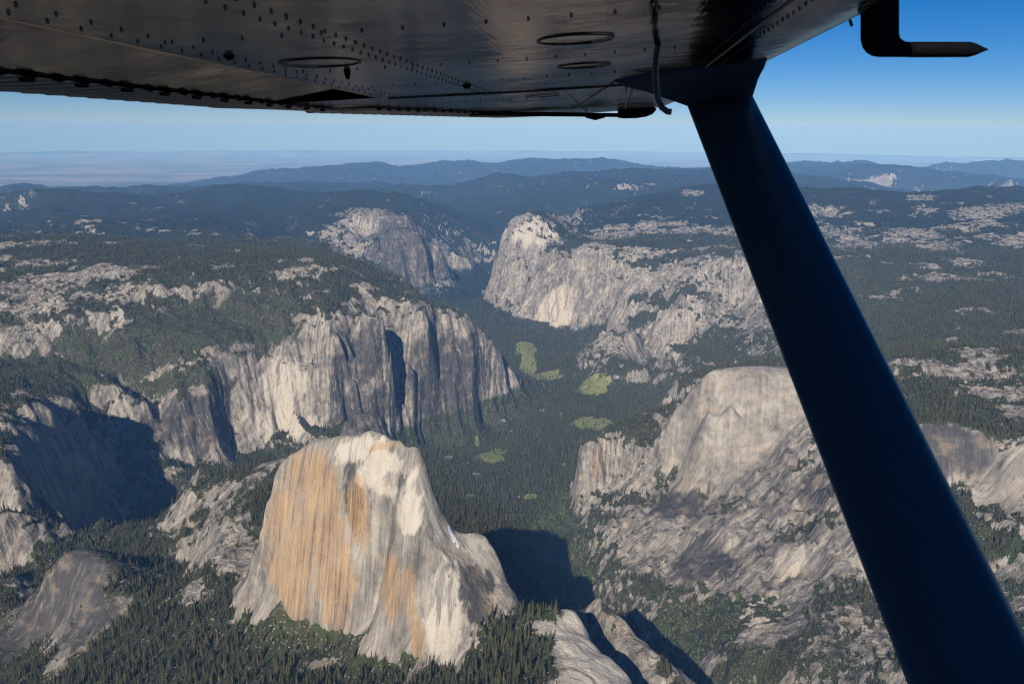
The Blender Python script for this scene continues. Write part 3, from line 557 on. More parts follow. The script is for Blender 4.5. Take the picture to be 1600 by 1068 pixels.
class Terrain:
    def __init__(self, P):
        W = rbf_setup(P)
        self.grids = [Grid(-1300, 1100, -1900, 1400, 12.0, W, P, 1),
                      Grid(-16800, 3600, -11000, 9000, 42.0, W, P, 0),
                      Grid(-60000, 4000, -46000, 28000, 270.0, W, P, 0),
                      Grid(-245000, 8000, -200000, 130000, 1700.0, W, P, 0)]
    def base(self, x, y):
        z = self.grids[-1](x, y)
        for g in self.grids[-2::-1]:
            w = g.inside(x, y); m = w > 0
            if m.any():
                z = np.array(z); z[m] = z[m] + (g(x[m], y[m]) - z[m]) * w[m]
        return z
    def domes(self, x, y):
        m = ell(x, y, -25, -190, 270, 400, 0.3)
        m = np.maximum(m, 0.8 * ell(x, y, 70, 60, 170, 200))
        m = np.maximum(m, ell(x, y, -2430, 1050, 380, 400, 0.0, 0.25))
        m = np.maximum(m, ell(x, y, -1640, 1900, 170, 200))
        m = np.maximum(m, 0.8 * ell(x, y, -150, -1350, 200, 230))
        m = np.maximum(m, ell(x, y, 215, 530, 230, 170))
        m = np.maximum(m, ell(x, y, -1450, 2120, 150, 150))
        return m
    def height(self, x, y):
        x = np.asarray(x, np.float64); y = np.asarray(y, np.float64)
        dome = self.domes(x, y)
        r = np.hypot(x - CAMX, y - CAMY)
        far = sstep(12000, 18000, r)
        k = (1 - 0.93 * dome) * (1 - far) * (1 - 0.75 * ell(x, y, -1500, -2560, 520, 150, 0.42))
        near = 1 - 0.55 * ell(x, y, 0, 0, 1500)
        z0 = self.base(x, y)
        e = 30.0
        gx = (self.base(x + e, y) - z0) / e; gy = (self.base(x, y + e) - z0) / e
        self.grad = (gx, gy)
        cliff = sstep(0.55, 1.3, np.hypot(gx, gy)) * k
        xs = x + 0.42 * z0 * (1 - far); ys = y + 0.30 * z0 * (1 - far)
        wx = 0.0; wy = 0.0
        for i, (lam, a) in enumerate(((620, 44), (290, 46), (135, 33), (64, 18), (31, 9))):
            u_, v_ = (x, y) if i == 0 else (xs, ys)
            wx = wx + a * pnoise(u_ / lam, v_ / lam, 11 + i); wy = wy + a * pnoise(u_ / lam, v_ / lam, 71 + i)
        xw = x + wx * k * near; yw = y + wy * k * near
        z = self.base(xw, yw)
        fl = (1 - sstep(1262, 1390, z)) * (1 - sstep(13000, 14000, r))
        k2 = (1 - 0.94 * dome) * (1 - 0.97 * fl) * (1 - 0.6 * ell(x, y, -1500, -2540, 520, 170, 0.42))
        zz = 0.0
        for i, (lam, a) in enumerate(((1100, 34), (480, 26), (210, 16), (95, 9), (44, 4.5), (21, 2.2))):
            n = pnoise(x / lam, y / lam, 131 + i)
            zz = zz + a * (n if i > 2 else (0.35 - np.abs(n)) * 1.3)
        z = z + zz * k2 * (1 - 0.6 * far) * (1 - 0.4 * ell(x, y, 0, 0, 1500))
        # benches and broken ledges on the walls
        lt = z / 118.0 + 1.5 * pnoise(x / 430, y / 430, 551) + 0.6 * pnoise(x / 120, y / 120, 552)
        z = z + 15.0 * cliff * np.sin(2 * math.pi * lt) * (0.5 + 0.8 * pnoise(x / 260, y / 260, 553))
        z = z + dome * 1.6 * pnoise(x / 23, y / 23, 501)
        sh = sstep(0.0, 0.35, pnoise(x / 110 + z0 / 90.0, y / 110 - z0 / 120.0, 505))
        z = z + dome * 3.2 * sh * np.sin(2 * math.pi * (z / 52.0 + 2.2 * pnoise(x / 170, y / 170, 507)))
        if far.any():
            hil = sstep(250, 1300, z)
            f = 0.0
            for i, (lam, a) in enumerate(((5200, 300), (2500, 190), (1200, 105), (600, 50), (300, 22))):
                f = f + a * (0.3 - np.abs(pnoise(x / lam, y / lam, 301 + i)) * 1.2)
            z = z + f * far * hil
            z = z + far * sstep(150000, 172000, r) * 950 * (0.6 + 0.6 * fbm(x, y, 30000, 4, 401))
        return z

# ------------------------------------------------------------------ materials
def new_mat(name):
    m = bpy.data.materials.new(name); m.use_nodes = True
    nt = m.node_tree
    return m, nt, nt.nodes["Principled BSDF"]

class NB:
    """small helper for wiring shader nodes"""
    def __init__(self, nt): self.nt = nt
    def _in(self, sock, v):
        if isinstance(v, bpy.types.NodeSocket): self.nt.links.new(v, sock)
        elif v is not None:
            sock.default_value = v
    def attr(self, name):
        n = self.nt.nodes.new("ShaderNodeAttribute"); n.attribute_name = name; return n.outputs["Fac"]
    def pos(self):
        return self.nt.nodes.new("ShaderNodeNewGeometry").outputs["Position"]
    def scale(self, v, s):
        n = self.nt.nodes.new("ShaderNodeVectorMath"); n.operation = 'MULTIPLY'
        self._in(n.inputs[0], v); n.inputs[1].default_value = s; return n.outputs[0]
    def noise(self, v, scale=1.0, detail=3.0, rough=0.55, dist=0.0):
        n = self.nt.nodes.new("ShaderNodeTexNoise"); self._in(n.inputs["Vector"], v)
        n.inputs["Scale"].default_value = scale; n.inputs["Detail"].default_value = detail
        n.inputs["Roughness"].default_value = rough; n.inputs["Distortion"].default_value = dist
        return n.outputs["Fac"]
    def voro(self, v, scale=1.0, feature='F1', out="Distance"):
        n = self.nt.nodes.new("ShaderNodeTexVoronoi"); n.feature = feature; self._in(n.inputs["Vector"], v)
        n.inputs["Scale"].default_value = scale; return n.outputs[out]
    def math(self, op, a, b=None, c=None, clamp=False):
        n = self.nt.nodes.new("ShaderNodeMath"); n.operation = op; n.use_clamp = clamp
        self._in(n.inputs[0], a); self._in(n.inputs[1], b)
        if c is not None: self._in(n.inputs[2], c)
        return n.outputs[0]
    def ramp(self, v, a, b, lo=0.0, hi=1.0):
        n = self.nt.nodes.new("ShaderNodeMapRange"); n.interpolation_type = 'SMOOTHSTEP'
        self._in(n.inputs[0], v); n.inputs[1].default_value = a; n.inputs[2].default_value = b
        n.inputs[3].default_value = lo; n.inputs[4].default_value = hi; return n.outputs[0]
    def mix(self, f, a, b):
        n = self.nt.nodes.new("ShaderNodeMix"); n.data_type = 'RGBA'
        self._in(n.inputs[0], f)
        for s, v in ((n.inputs[6], a), (n.inputs[7], b)):
            if isinstance(v, tuple): s.default_value = (*v, 1.0)
            else: self._in(s, v)
        return n.outputs[2]
    def bump(self, h, strength, dist):
        n = self.nt.nodes.new("ShaderNodeBump"); n.inputs["Strength"].default_value = strength
        n.inputs["Distance"].default_value = dist; self._in(n.inputs["Height"], h); return n.outputs[0]

def terrain_material():
    m, nt, bs = new_mat("granite_and_ground")
    b = NB(nt)
    p = b.pos()
    veg, tone, och = b.attr("veg"), b.attr("tone"), b.attr("ochre")
    mead, snow, canopy, plain = b.attr("meadow"), b.attr("snow"), b.attr("canopy"), b.attr("plain")
    steep = b.attr("steep")
    # rock: broad weathering, streaks running down the faces, fine grain
    broad = b.noise(b.scale(p, (1 / 160, 1 / 160, 1 / 220)), detail=4.0)
    def down_streak(wide, tall, detail, rough):
        out = None
        for k, ang in enumerate((0.0, 60.0, 120.0)):
            a_ = math.radians(ang)
            dp = nt.nodes.new("ShaderNodeVectorMath"); dp.operation = 'DOT_PRODUCT'
            nt.links.new(p, dp.inputs[0]); dp.inputs[1].default_value = (math.sin(a_) / wide, math.cos(a_) / wide, 0.0)
            sx = nt.nodes.new("ShaderNodeSeparateXYZ"); nt.links.new(p, sx.inputs[0])
            cx = nt.nodes.new("ShaderNodeCombineXYZ")
            nt.links.new(dp.outputs["Value"], cx.inputs[0]); nt.links.new(b.math('MULTIPLY', sx.outputs[2], 1.0 / tall), cx.inputs[1]); cx.inputs[2].default_value = 7.3 * k
            n_ = b.math('MULTIPLY', b.noise(cx.outputs[0], detail=detail, rough=rough), b.attr("strike%d" % k))
            out = n_ if out is None else b.math('ADD', out, n_)
        return out
    streak = down_streak(17.0, 330.0, 4.0, 0.62)
    thin = down_streak(5.0, 150.0, 3.0, 0.6)
    grain = b.noise(b.scale(p, (1 / 38, 1 / 38, 1 / 46)), detail=7.0, rough=0.66, dist=0.3)
    fine = b.noise(b.scale(p, (1 / 10, 1 / 10, 1 / 12)), detail=4.0, rough=0.65)
    sm = b.math('MULTIPLY', b.attr("smooth"), 0.6)
    calm = b.math('ADD', b.math('MULTIPLY', grain, b.math('SUBTRACT', 1.0, sm)), b.math('MULTIPLY', sm, 0.52))
    st = b.mix(steep, calm, streak)
    lum = b.math('ADD', b.math('MULTIPLY', broad, 0.45), b.math('ADD', b.math('MULTIPLY', st, 0.62), b.math('MULTIPLY', calm, 0.60)))
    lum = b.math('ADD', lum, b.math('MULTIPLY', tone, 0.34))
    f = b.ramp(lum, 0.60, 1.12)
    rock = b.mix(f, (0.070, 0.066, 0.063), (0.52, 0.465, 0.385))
    warm = b.ramp(b.noise(b.scale(p, (1 / 90, 1 / 90, 1 / 60)), detail=3.0), 0.5, 0.72, 0.0, 0.35)
    rock = b.mix(warm, rock, (0.43, 0.33, 0.225))
    wst = b.math('MULTIPLY', b.ramp(thin, 0.58, 0.70, 0.0, 0.6), b.math('MULTIPLY', steep, b.math('SUBTRACT', 1.0, sm)))
    rock = b.mix(wst, rock, (0.58, 0.53, 0.46))
    stain = b.math('MULTIPLY', b.ramp(down_streak(42.0, 420.0, 4.0, 0.68), 0.36, 0.46, 0.75, 0.0), b.ramp(broad, 0.35, 0.6))
    rock = b.mix(b.math('MULTIPLY', stain, steep), rock, (0.105, 0.10, 0.098))
    gash = b.math('MULTIPLY', b.ramp(thin, 0.29, 0.37, 0.75, 0.0), b.math('MULTIPLY', steep, b.math('SUBTRACT', 1.0, sm)))
    rock = b.mix(gash, rock, (0.06, 0.057, 0.055))
    pit = b.ramp(b.noise(b.scale(p, (1 / 13, 1 / 13, 1 / 13)), detail=4.0, rough=0.7), 0.58, 0.68, 0.0, 0.55)
    rock = b.mix(b.math('MULTIPLY', pit, b.math('SUBTRACT', 1.0, b.attr("smooth"))), rock, (0.095, 0.092, 0.075))
    of = b.math('MULTIPLY', och, b.ramp(b.math('ADD', b.math('MULTIPLY', streak, 0.6), b.math('MULTIPLY', thin, 0.5)), 0.36, 0.70, 0.12, 0.85), clamp=True)
    ocol = b.mix(b.ramp(thin, 0.35, 0.65), (0.33, 0.175, 0.058), (0.47, 0.300, 0.145))
    rock = b.mix(of, rock, ocol)
    # brush, duff and broken stone under the trees
    n1 = b.noise(b.scale(p, (1 / 34, 1 / 34, 1 / 34)), detail=5.0, rough=0.62)
    n2 = b.noise(b.scale(p, (1 / 8, 1 / 8, 1 / 8)), detail=3.0, rough=0.6)
    duff = b.mix(b.ramp(n1, 0.35, 0.65), (0.030, 0.036, 0.016), (0.064, 0.062, 0.032))
    duff = b.mix(b.ramp(n2, 0.595, 0.66), duff, (0.36, 0.32, 0.26))
    duff = b.mix(b.ramp(b.noise(b.scale(p, (1 / 75,) * 3), detail=2.0), 0.52, 0.68, 0.0, 0.8), duff, (0.050, 0.070, 0.022))
    far = b.mix(b.ramp(b.noise(b.scale(p, (1 / 38, 1 / 38, 1 / 38)), detail=4.0, rough=0.75), 0.40, 0.66), (0.012, 0.018, 0.011), (0.044, 0.052, 0.031))  # distant canopy colour, with the shade between crowns painted in
    far = b.mix(b.ramp(b.noise(b.scale(p, (1 / 420,) * 3), detail=4.0, rough=0.7), 0.62, 0.72, 0.0, 0.7), far, (0.36, 0.32, 0.27))
    ground = b.mix(canopy, duff, far)
    vf = b.ramp(b.math('ADD', veg, b.math('MULTIPLY', b.math('SUBTRACT', b.math('ADD', b.math('MULTIPLY', n1, 0.5), b.math('MULTIPLY', n2, 0.5)), 0.5), 2.3)), 0.34, 0.54)
    col = b.mix(vf, rock, ground)
    # meadow grass
    mcol = b.mix(b.ramp(b.noise(b.scale(p, (1 / 45,) * 3), detail=4.0), 0.35, 0.65), (0.165, 0.210, 0.060), (0.275, 0.260, 0.112))
    mf = b.ramp(b.math('ADD', mead, b.math('MULTIPLY', b.math('SUBTRACT', n1, 0.5), 0.8)), 0.42, 0.55)
    col = b.mix(mf, col, mcol)
    # hot plain beyond the foothills: dry fields and crops
    pn = b.noise(b.scale(p, (1 / 5200, 1 / 9000, 0.0)), detail=4.0, rough=0.6)
    pcol = b.mix(b.ramp(pn, 0.42, 0.60), (0.29, 0.25, 0.205), (0.11, 0.12, 0.08))
    col = b.mix(plain, col, pcol)
    sf = b.ramp(b.math('ADD', snow, b.math('MULTIPLY', b.math('SUBTRACT', n2, 0.5), 0.9)), 0.42, 0.52)
    col = b.mix(sf, col, (0.80, 0.80, 0.80))
    nt.links.new(col, bs.inputs["Base Color"])
    bs.inputs["Roughness"].default_value = 0.9
    bs.inputs["Specular IOR Level"].default_value = 0.15
    hgt = b.math('ADD', b.math('MULTIPLY', st, 4.0), b.math('ADD', b.math('MULTIPLY', grain, b.math('SUBTRACT', 34.0, b.math('MULTIPLY', b.attr('smooth'), 24.0))), b.math('MULTIPLY', fine, 4.0)))
    nt.links.new(b.bump(hgt, 0.9, 1.0), bs.inputs["Normal"])
    return m

MAT_TERRAIN = terrain_material()

# ------------------------------------------------------------------ the land as one height sheet, sampled finer on faces turned to the valley
P = np.array([float(v) for v in CTRL.split()]).reshape(-1, 3)
T = Terrain(P)

az_mid = math.degrees(YAW)
az_in = np.linspace(az_mid - 34.5, az_mid + 34.5, NA)
az_all = np.radians(np.concatenate([np.linspace(az_mid - 46, az_mid - 34.6, 26), az_in, np.linspace(az_mid + 34.6, az_mid + 46, 26)]))
R0, R1 = 850.0, 235000.0
rc = np.exp(np.linspace(math.log(R0), math.log(R1), 1500))
azc = np.radians(np.linspace(az_mid - 46.5, az_mid + 46.5, 280))
Xc = CAMX + np.sin(azc)[:, None] * rc[None]; Yc = CAMY + np.cos(azc)[:, None] * rc[None]
Zc = T.base(Xc.ravel(), Yc.ravel()).reshape(Xc.shape) - rc[None] ** 2 / (2 * EARTH)
phi = np.arctan2(Zc - CAMZ, rc[None])
dphi = np.abs(np.diff(phi, axis=1))
dens = np.clip(dphi, 0, 0.02) + 0.0011 + 0.0014 * np.exp(-((np.log(rc[1:]) - math.log(4500)) / 0.9) ** 2)[None]
kern = np.ones(7) / 7
for _ in range(2):
    dens = np.apply_along_axis(lambda a: np.convolve(np.pad(a, 3, 'edge'), kern, 'valid'), 0, dens)
    dens = np.apply_along_axis(lambda a: np.convolve(np.pad(a, 3, 'edge'), kern, 'valid'), 1, dens)
cum = np.concatenate([np.zeros((len(azc), 1)), np.cumsum(dens, axis=1)], axis=1)
cum /= cum[:, -1:]
na = len(az_all)
fi = (az_all - azc[0]) / (azc[1] - azc[0]); i0 = np.clip(np.floor(fi).astype(int), 0, len(azc) - 2); ft = fi - i0
RR = np.empty((na, NR))
tq = np.linspace(0, 1, NR)
inv = np.array([np.interp(tq, cum[i], np.log(rc)) for i in range(len(azc))])
RR = np.exp(inv[i0] * (1 - ft)[:, None] + inv[i0 + 1] * ft[:, None])
X = CAMX + np.sin(az_all)[:, None] * RR; Y = CAMY + np.cos(az_all)[:, None] * RR
Z = T.height(X.ravel(), Y.ravel()).reshape(X.shape)
GRAD = [g.reshape(X.shape) for g in T.grad]
WX, WY, WZ = X - CAMX, Y - CAMY, Z - RR ** 2 / (2 * EARTH)
VERT = np.stack([WX, WY, WZ], axis=-1)
da = np.empty_like(VERT); dr = np.empty_like(VERT)
da[1:-1] = VERT[2:] - VERT[:-2]; da[0] = VERT[1] - VERT[0]; da[-1] = VERT[-1] - VERT[-2]
dr[:, 1:-1] = VERT[:, 2:] - VERT[:, :-2]; dr[:, 0] = VERT[:, 1] - VERT[:, 0]; dr[:, -1] = VERT[:, -1] - VERT[:, -2]
NRM = np.cross(dr, da); NRM /= np.linalg.norm(NRM, axis=-1, keepdims=True) + 1e-9
NRM[NRM[..., 2] < 0] *= -1
SLOPE = np.degrees(np.arccos(np.clip(NRM[..., 2], -1, 1)))

# ------------------------------------------------------------------ what covers the land
def patches(kind, jitter=0.35):
    w = np.zeros(X.shape)
    for (bx, by, bz, ax, ay, tx, ty, tz, a, bb) in BLOBS[kind]:
        box = (np.abs(X - bx) < 2.2 * (a + bb) + 60) & (np.abs(Y - by) < 2.2 * (a + bb) + 60)
        if not box.any(): continue
        dx, dy, dz = X[box] - bx, Y[box] - by, Z[box] - bz
        u = (dx * ax + dy * ay) / a
        t = (dx * tx + dy * ty + dz * tz); v = t / bb
        q2 = dx * dx + dy * dy + dz * dz - (dx * ax + dy * ay) ** 2 - t * t
        lim = 0.6 * bb + 0.5 * a + 25
        d = np.sqrt(u * u + v * v + np.clip(q2, 0, None) / lim ** 2)
        lam = max(14.0, 0.55 * min(a, bb))
        d = d + jitter * fbm(X[box] + 0.6 * Z[box], Y[box] - 0.5 * Z[box], lam, 4, 901, 0.6) * 2.0
        w[box] = np.maximum(w[box], 1 - sstep(0.65, 1.15, d))
    return w

n_big = fbm(X, Y, 520, 5, 611, 0.6)
n_mid = fbm(X, Y, 130, 4, 621, 0.6)
n_sml = fbm(X, Y, 34, 3, 631, 0.6)
VEG = 1 - sstep(31, 45, SLOPE + 20 * n_mid + 12 * n_sml)
upland = sstep(1900, 2100, Z) * (1 - sstep(12000, 15000, RR))
VEG *= 1 - 0.75 * upland * sstep(0.16, 0.34, n_big + 0.5 * n_mid)
w_brush = patches('brush', 0.4)
VEG = np.maximum(VEG, 0.8 * w_brush)
w_rock = patches('rock', 0.5); w_for = patches('forest', 0.5); w_och = patches('ochre', 0.3)
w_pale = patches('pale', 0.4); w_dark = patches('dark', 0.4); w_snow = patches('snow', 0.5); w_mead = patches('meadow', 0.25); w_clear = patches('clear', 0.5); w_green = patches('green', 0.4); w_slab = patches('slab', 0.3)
VEG = np.maximum(VEG, 0.85 * w_for)
bare_n = sstep(-0.30, 0.02, n_mid + 0.6 * n_sml)
VEG *= 1 - 0.92 * w_rock * (0.2 + 0.8 * bare_n)
HDPOLY = [(-51, -566), (50, -408), (73, -279), (95, -165), (98, -100), (180, -6), (214, 54), (244, 138), (230, 182), (160, 262), (118, 318), (60, 335), (-20, 335), (-103, 240), (-125, 160), (-160, -51), (-255, -175), (-300, -301), (-310, -450), (-215, -605)]
def in_poly(poly, x, y):
    c = np.zeros(x.shape, bool)
    for (x1, y1), (x2, y2) in zip(poly, poly[1:] + poly[:1]):
        m = (y1 > y) != (y2 > y)
        c ^= m & (x < (x2 - x1) * (y - y1) / ((y2 - y1) if y2 != y1 else 1e-9) + x1)
    return c
hd = in_poly(HDPOLY, X + 10 * n_sml, Y + 10 * n_mid)
VEG[hd] = 0.0
VEG *= 1 - 0.95 * np.clip(1.3 * w_slab, 0, 1)
VEG *= 1 - np.clip(w_snow * 1.5, 0, 1)
FLOOR = (1 - sstep(1290, 1340, Z)) * (RR < 14500)
VEG = np.maximum(VEG, FLOOR * (0.8 - 0.4 * sstep(0.3, 0.5, n_mid)))
VEG *= 1 - w_clear
MEAD = np.clip(w_mead, 0, 1)
OCH = np.clip(w_och, 0, 1) * np.where(hd, 1.0, 0.5)
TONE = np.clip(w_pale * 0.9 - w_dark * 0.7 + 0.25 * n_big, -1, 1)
CANOPY = sstep(7500, 11500, RR)
PLAIN = sstep(42000, 62000, RR + 9000 * fbm(X, Y, 9000, 3, 77)) * (1 - sstep(500, 800, Z))
STEEP = sstep(22, 42, SLOPE) * (1 - 0.6 * ell(X, Y, -2430, 1050, 400, 420))
SMOOTH = T.domes(X, Y)
SNOW = w_snow
gx, gy = GRAD
strike = np.arctan2(gy, -gx)          # compass bearing of the level line
STK = []
for k in range(3):
    STK.append(np.abs(np.cos(strike - math.radians(60.0 * k))) ** 10)
ssum = sum(STK)
STK = [q / ssum for q in STK]
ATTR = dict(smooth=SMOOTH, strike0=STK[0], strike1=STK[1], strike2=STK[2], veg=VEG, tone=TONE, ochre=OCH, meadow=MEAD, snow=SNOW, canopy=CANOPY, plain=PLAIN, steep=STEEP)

def mesh_from_arrays(name, verts, faces, mat, smooth=True):
    me = bpy.data.meshes.new(name)
    nv, nf = len(verts), len(faces)
    k = faces.shape[1]
    me.vertices.add(nv); me.vertices.foreach_set("co", np.ascontiguousarray(verts, np.float32).ravel())
    me.loops.add(nf * k); me.loops.foreach_set("vertex_index", np.ascontiguousarray(faces, np.int32).ravel())
    me.polygons.add(nf); me.polygons.foreach_set("loop_start", np.arange(0, nf * k, k, dtype=np.int32))
    me.polygons.foreach_set("use_smooth", np.full(nf, smooth))
    me.update(calc_edges=True)
    if mat: me.materials.append(mat)
    return me

ia, ir = np.meshgrid(np.arange(na - 1), np.arange(NR - 1), indexing='ij')
Q = np.stack([ia * NR + ir, ia * NR + ir + 1, (ia + 1) * NR + ir + 1, (ia + 1) * NR + ir], axis=-1)
cen = lambda A: 0.25 * (A[:-1, :-1] + A[1:, :-1] + A[:-1, 1:] + A[1:, 1:])
xc, yc, zc, rcen = cen(X), cen(Y), cen(Z), cen(RR)
R_ = [  # name, label, test
    ("far_plain", "pale hazy plain of dry fields under the horizon", (rcen > 40000) & (zc < 420)),
    ("foothills", "blue hazy foothill ridges behind the forested plateaus", rcen > 17000),
    ("valley_floor", "flat forested valley floor between the granite walls", (zc < 1295)),
    ("granite_dome", "huge orange streaked granite dome in the middle with a sheer far side", in_poly(HDPOLY, xc, yc)),
    ("granite_dome", "smooth grey rounded dome beside the wing strut above the valley rim", ell(xc, yc, -2430, 1050, 330, 400) > 0.5),
    ("granite_dome", "squat rounded dome with a stained steep side just past the strut", ell(xc, yc, -1640, 1900, 170, 210) > 0.5),
    ("granite_dome", "low twin granite dome rising from the dark forest at lower left", ell(xc, yc, -150, -1350, 215, 260) > 0.5),
    ("granite_dome", "small pale bald dome among forest on the left plateau", ell(xc, yc, -4400, -2450, 220, 220) > 0.5),
    ("granite_slab", "bare grey slab ridge at bottom centre behind the pines", ell(xc, yc, 215, 545, 190, 130, 0.7) > 0.5),
    ("granite_fin", "pointed granite fin standing across the shadowed cleft from the slab", ell(xc, yc, -140, 620, 290, 110, 0.5) > 0.5),
    ("granite_column", "pale blunt cliff column at the foot of the right valley wall", ell(xc, yc, -2400, 330, 240, 260) > 0.5),
    ("granite_cliff", "tall pale cliff prow where the valley narrows in the haze", ell(xc, yc, -8650, -1450, 750, 560) > 0.5),
    ("granite_spires", "row of steep rock spires in blue haze across the valley", ell(xc, yc, -9450, -3700, 950, 1300) > 0.5),
    ("granite_cliff", "long cream and grey cliff wall right behind the big dome", ell(xc, yc, -2950, -1800, 750, 560, 0.9) > 0.5),
    ("granite_cliff", "shadowed dark blue cliff dropping into the side gorge", ell(xc, yc, -1550, -2500, 760, 230, -0.45) > 0.5),
    ("forest_slope", "forested shoulder and slopes around the foot of the big dome", ell(xc, yc, 100, -500, 1400, 1500) > 0.5),
    ("south_plateau", "dark forested plateau and walls left of the valley", (yc - 0) < 0.21 * (xc + 4000) - 500),
    ("north_plateau", "forested plateau with bare granite slabs right of the valley", np.ones_like(xc, bool)),
]
done = np.zeros(xc.shape, bool)
TERR = []
AT2 = {k: v.ravel() for k, v in ATTR.items()}
VFLAT = VERT.reshape(-1, 3); NFLAT = NRM.reshape(-1, 3)
def add_land(name, label, mask, kind="structure"):
    f = Q[mask]
    if not len(f): return None
    ids, invx = np.unique(f.ravel(), return_inverse=True)
    me = mesh_from_arrays(name, VFLAT[ids], invx.reshape(-1, 4)[:, ::-1], MAT_TERRAIN)
    for k, v in AT2.items():
        a = me.attributes.new(k, 'FLOAT', 'POINT'); a.data.foreach_set("value", v[ids].astype(np.float32))
    me.normals_split_custom_set_from_vertices(NFLAT[ids].astype(np.float32))
    ob = bpy.data.objects.new(name, me); COL.objects.link(ob)
    ob["kind"] = kind; ob["label"] = label
    return ob
mcen = cen(MEAD) > 0.45
MLAB = ["small green meadow beside the road behind the big dome's tip", "bright green meadow at the foot of the pale cliff prow", "long meadow strip curving along the river below the prow",
        "narrow meadow tongue below the long river meadow", "green clearing with a pointed end in mid valley", "olive brown meadow beside the pale cliff column"]
for i in range(6):
    bx, by = BLOBS['meadow'][i][:2]; a, bb = BLOBS['meadow'][i][8:10]
    near = (np.hypot(xc - bx, yc - by) < 1.5 * (a + bb)) & mcen & ~done
    if near.any():
        add_land("meadow", MLAB[i], near); done |= near
for nme, lab, test in R_:
    m = test & ~done
    done |= m
    TERR.append(add_land(nme, lab, m))

# ------------------------------------------------------------------ summer haze: one even body of air
hm = bpy.data.materials.new("haze_air"); hm.use_nodes = True
hn = hm.node_tree
hn.nodes.remove(hn.nodes["Principled BSDF"])
pv = hn.nodes.new("ShaderNodeVolumePrincipled")
pv.inputs["Color"].default_value = (0.20, 0.47, 1.0, 1.0)
pv.inputs["Absorption Color"].default_value = (0.5, 0.5, 0.5, 1.0)
pv.inputs["Density"].default_value = 1.5e-5
pv.inputs["Anisotropy"].default_value = -0.24
hn.links.new(pv.outputs[0], hn.nodes["Material Output"].inputs["Volume"])
zb, zt, hs = float(WZ.min()) - 20.0, 3680.0, 240000.0
hv = np.array([(x, y, z) for z in (zb, zt) for y in (-hs, hs) for x in (-hs, 6000.0)])
hf_ = np.array([(0, 2, 3, 1), (4, 5, 7, 6), (0, 1, 5, 4), (2, 6, 7, 3), (0, 4, 6, 2), (1, 3, 7, 5)])
haze = bpy.data.objects.new("haze", mesh_from_arrays("haze", hv, hf_, hm, False))
COL.objects.link(haze)
haze["kind"] = "stuff"; haze["label"] = "thin blue summer haze lying over the valley and plains"; haze["category"] = "haze"

# ------------------------------------------------------------------ conifers
def leaf_material(name, c0, c1, c2, c3):
    m, nt, bs = new_mat(name)
    b = NB(nt)
    oi = nt.nodes.new("ShaderNodeObjectInfo")
    rnd = oi.outputs["Random"]
    p = b.pos()
    n = b.noise(b.scale(p, (0.35, 0.35, 0.35)), detail=2.0)
    col = b.mix(b.ramp(rnd, 0.0, 0.75), c0, c1)
    col = b.mix(b.ramp(rnd, 0.93, 0.96, 0.0, 1.0), col, c2)
    col = b.mix(b.ramp(n, 0.35, 0.7, 0.0, 0.45), col, c1)
    stand = b.noise(b.scale(p, (1 / 85, 1 / 85, 1 / 85)), detail=3.0)
    col = b.mix(b.ramp(stand, 0.42, 0.66, 0.0, 0.6), col, c3)
    nt.links.new(col, bs.inputs["Base Color"])
    bs.inputs["Roughness"].default_value = 0.8
    bs.inputs["Specular IOR Level"].default_value = 0.2
    return m
MAT_NEEDLE = leaf_material("conifer_needles", (0.022, 0.029, 0.013), (0.070, 0.067, 0.026), (0.115, 0.085, 0.050), (0.040, 0.050, 0.020))
MAT_OAK = leaf_material("oak_leaves", (0.060, 0.085, 0.024), (0.095, 0.120, 0.036), (0.120, 0.125, 0.045), (0.075, 0.105, 0.030))
MAT_BARK, _nt, _bs = new_mat("conifer_bark")
_b = NB(_nt)
_nt.links.new(_b.mix(_b.noise(_b.scale(_b.pos(), (2.0, 2.0, 0.5)), detail=3.0), (0.07, 0.045, 0.03), (0.18, 0.12, 0.08)), _bs.inputs["Base Color"])
_bs.inputs["Roughness"].default_value = 0.95

def crown_mesh(name, seed, tiers, sides, wide, bare=0.12, ragged=0.35, power=0.8, mat=None):
    """unit-height conifer crown: drooping ragged whorls, each whorl a star of branch fans"""
    rg = np.random.default_rng(seed)
    V, F = [], []
    for t in range(tiers):
        f = t / (tiers - 1)
        z = bare + (1 - bare) * f ** 0.92
        r = wide * (1 - f) ** power * (0.75 + 0.5 * rg.random()) + 0.008
        if t == 0: r *= 0.7
        h = (1 - bare) / tiers * (1.5 + 0.5 * rg.random())
        ph = rg.random() * 6.28
        top = len(V); V.append((rg.normal() * 0.006, rg.normal() * 0.006, min(1.0, z + h * 0.75)))
        ring = []
        for s in range(sides * 2):
            a = ph + s * math.pi / sides + rg.normal() * 0.12
            out = s % 2 == 0
            rr = r * ((1 + ragged * rg.normal() * 0.6) if out else (0.45 + 0.15 * rg.random()))
            zz = z - h * (0.55 + 0.35 * rg.random()) if out else z - h * 0.12
            ring.append(len(V)); V.append((rr * math.cos(a), rr * math.sin(a), max(bare * 0.6, zz)))
        n = len(ring)
        for s in range(n):
            F.append((top, ring[s], ring[(s + 1) % n]))
    return mesh_from_arrays(name, np.array(V), np.array(F), mat or MAT_NEEDLE, False)

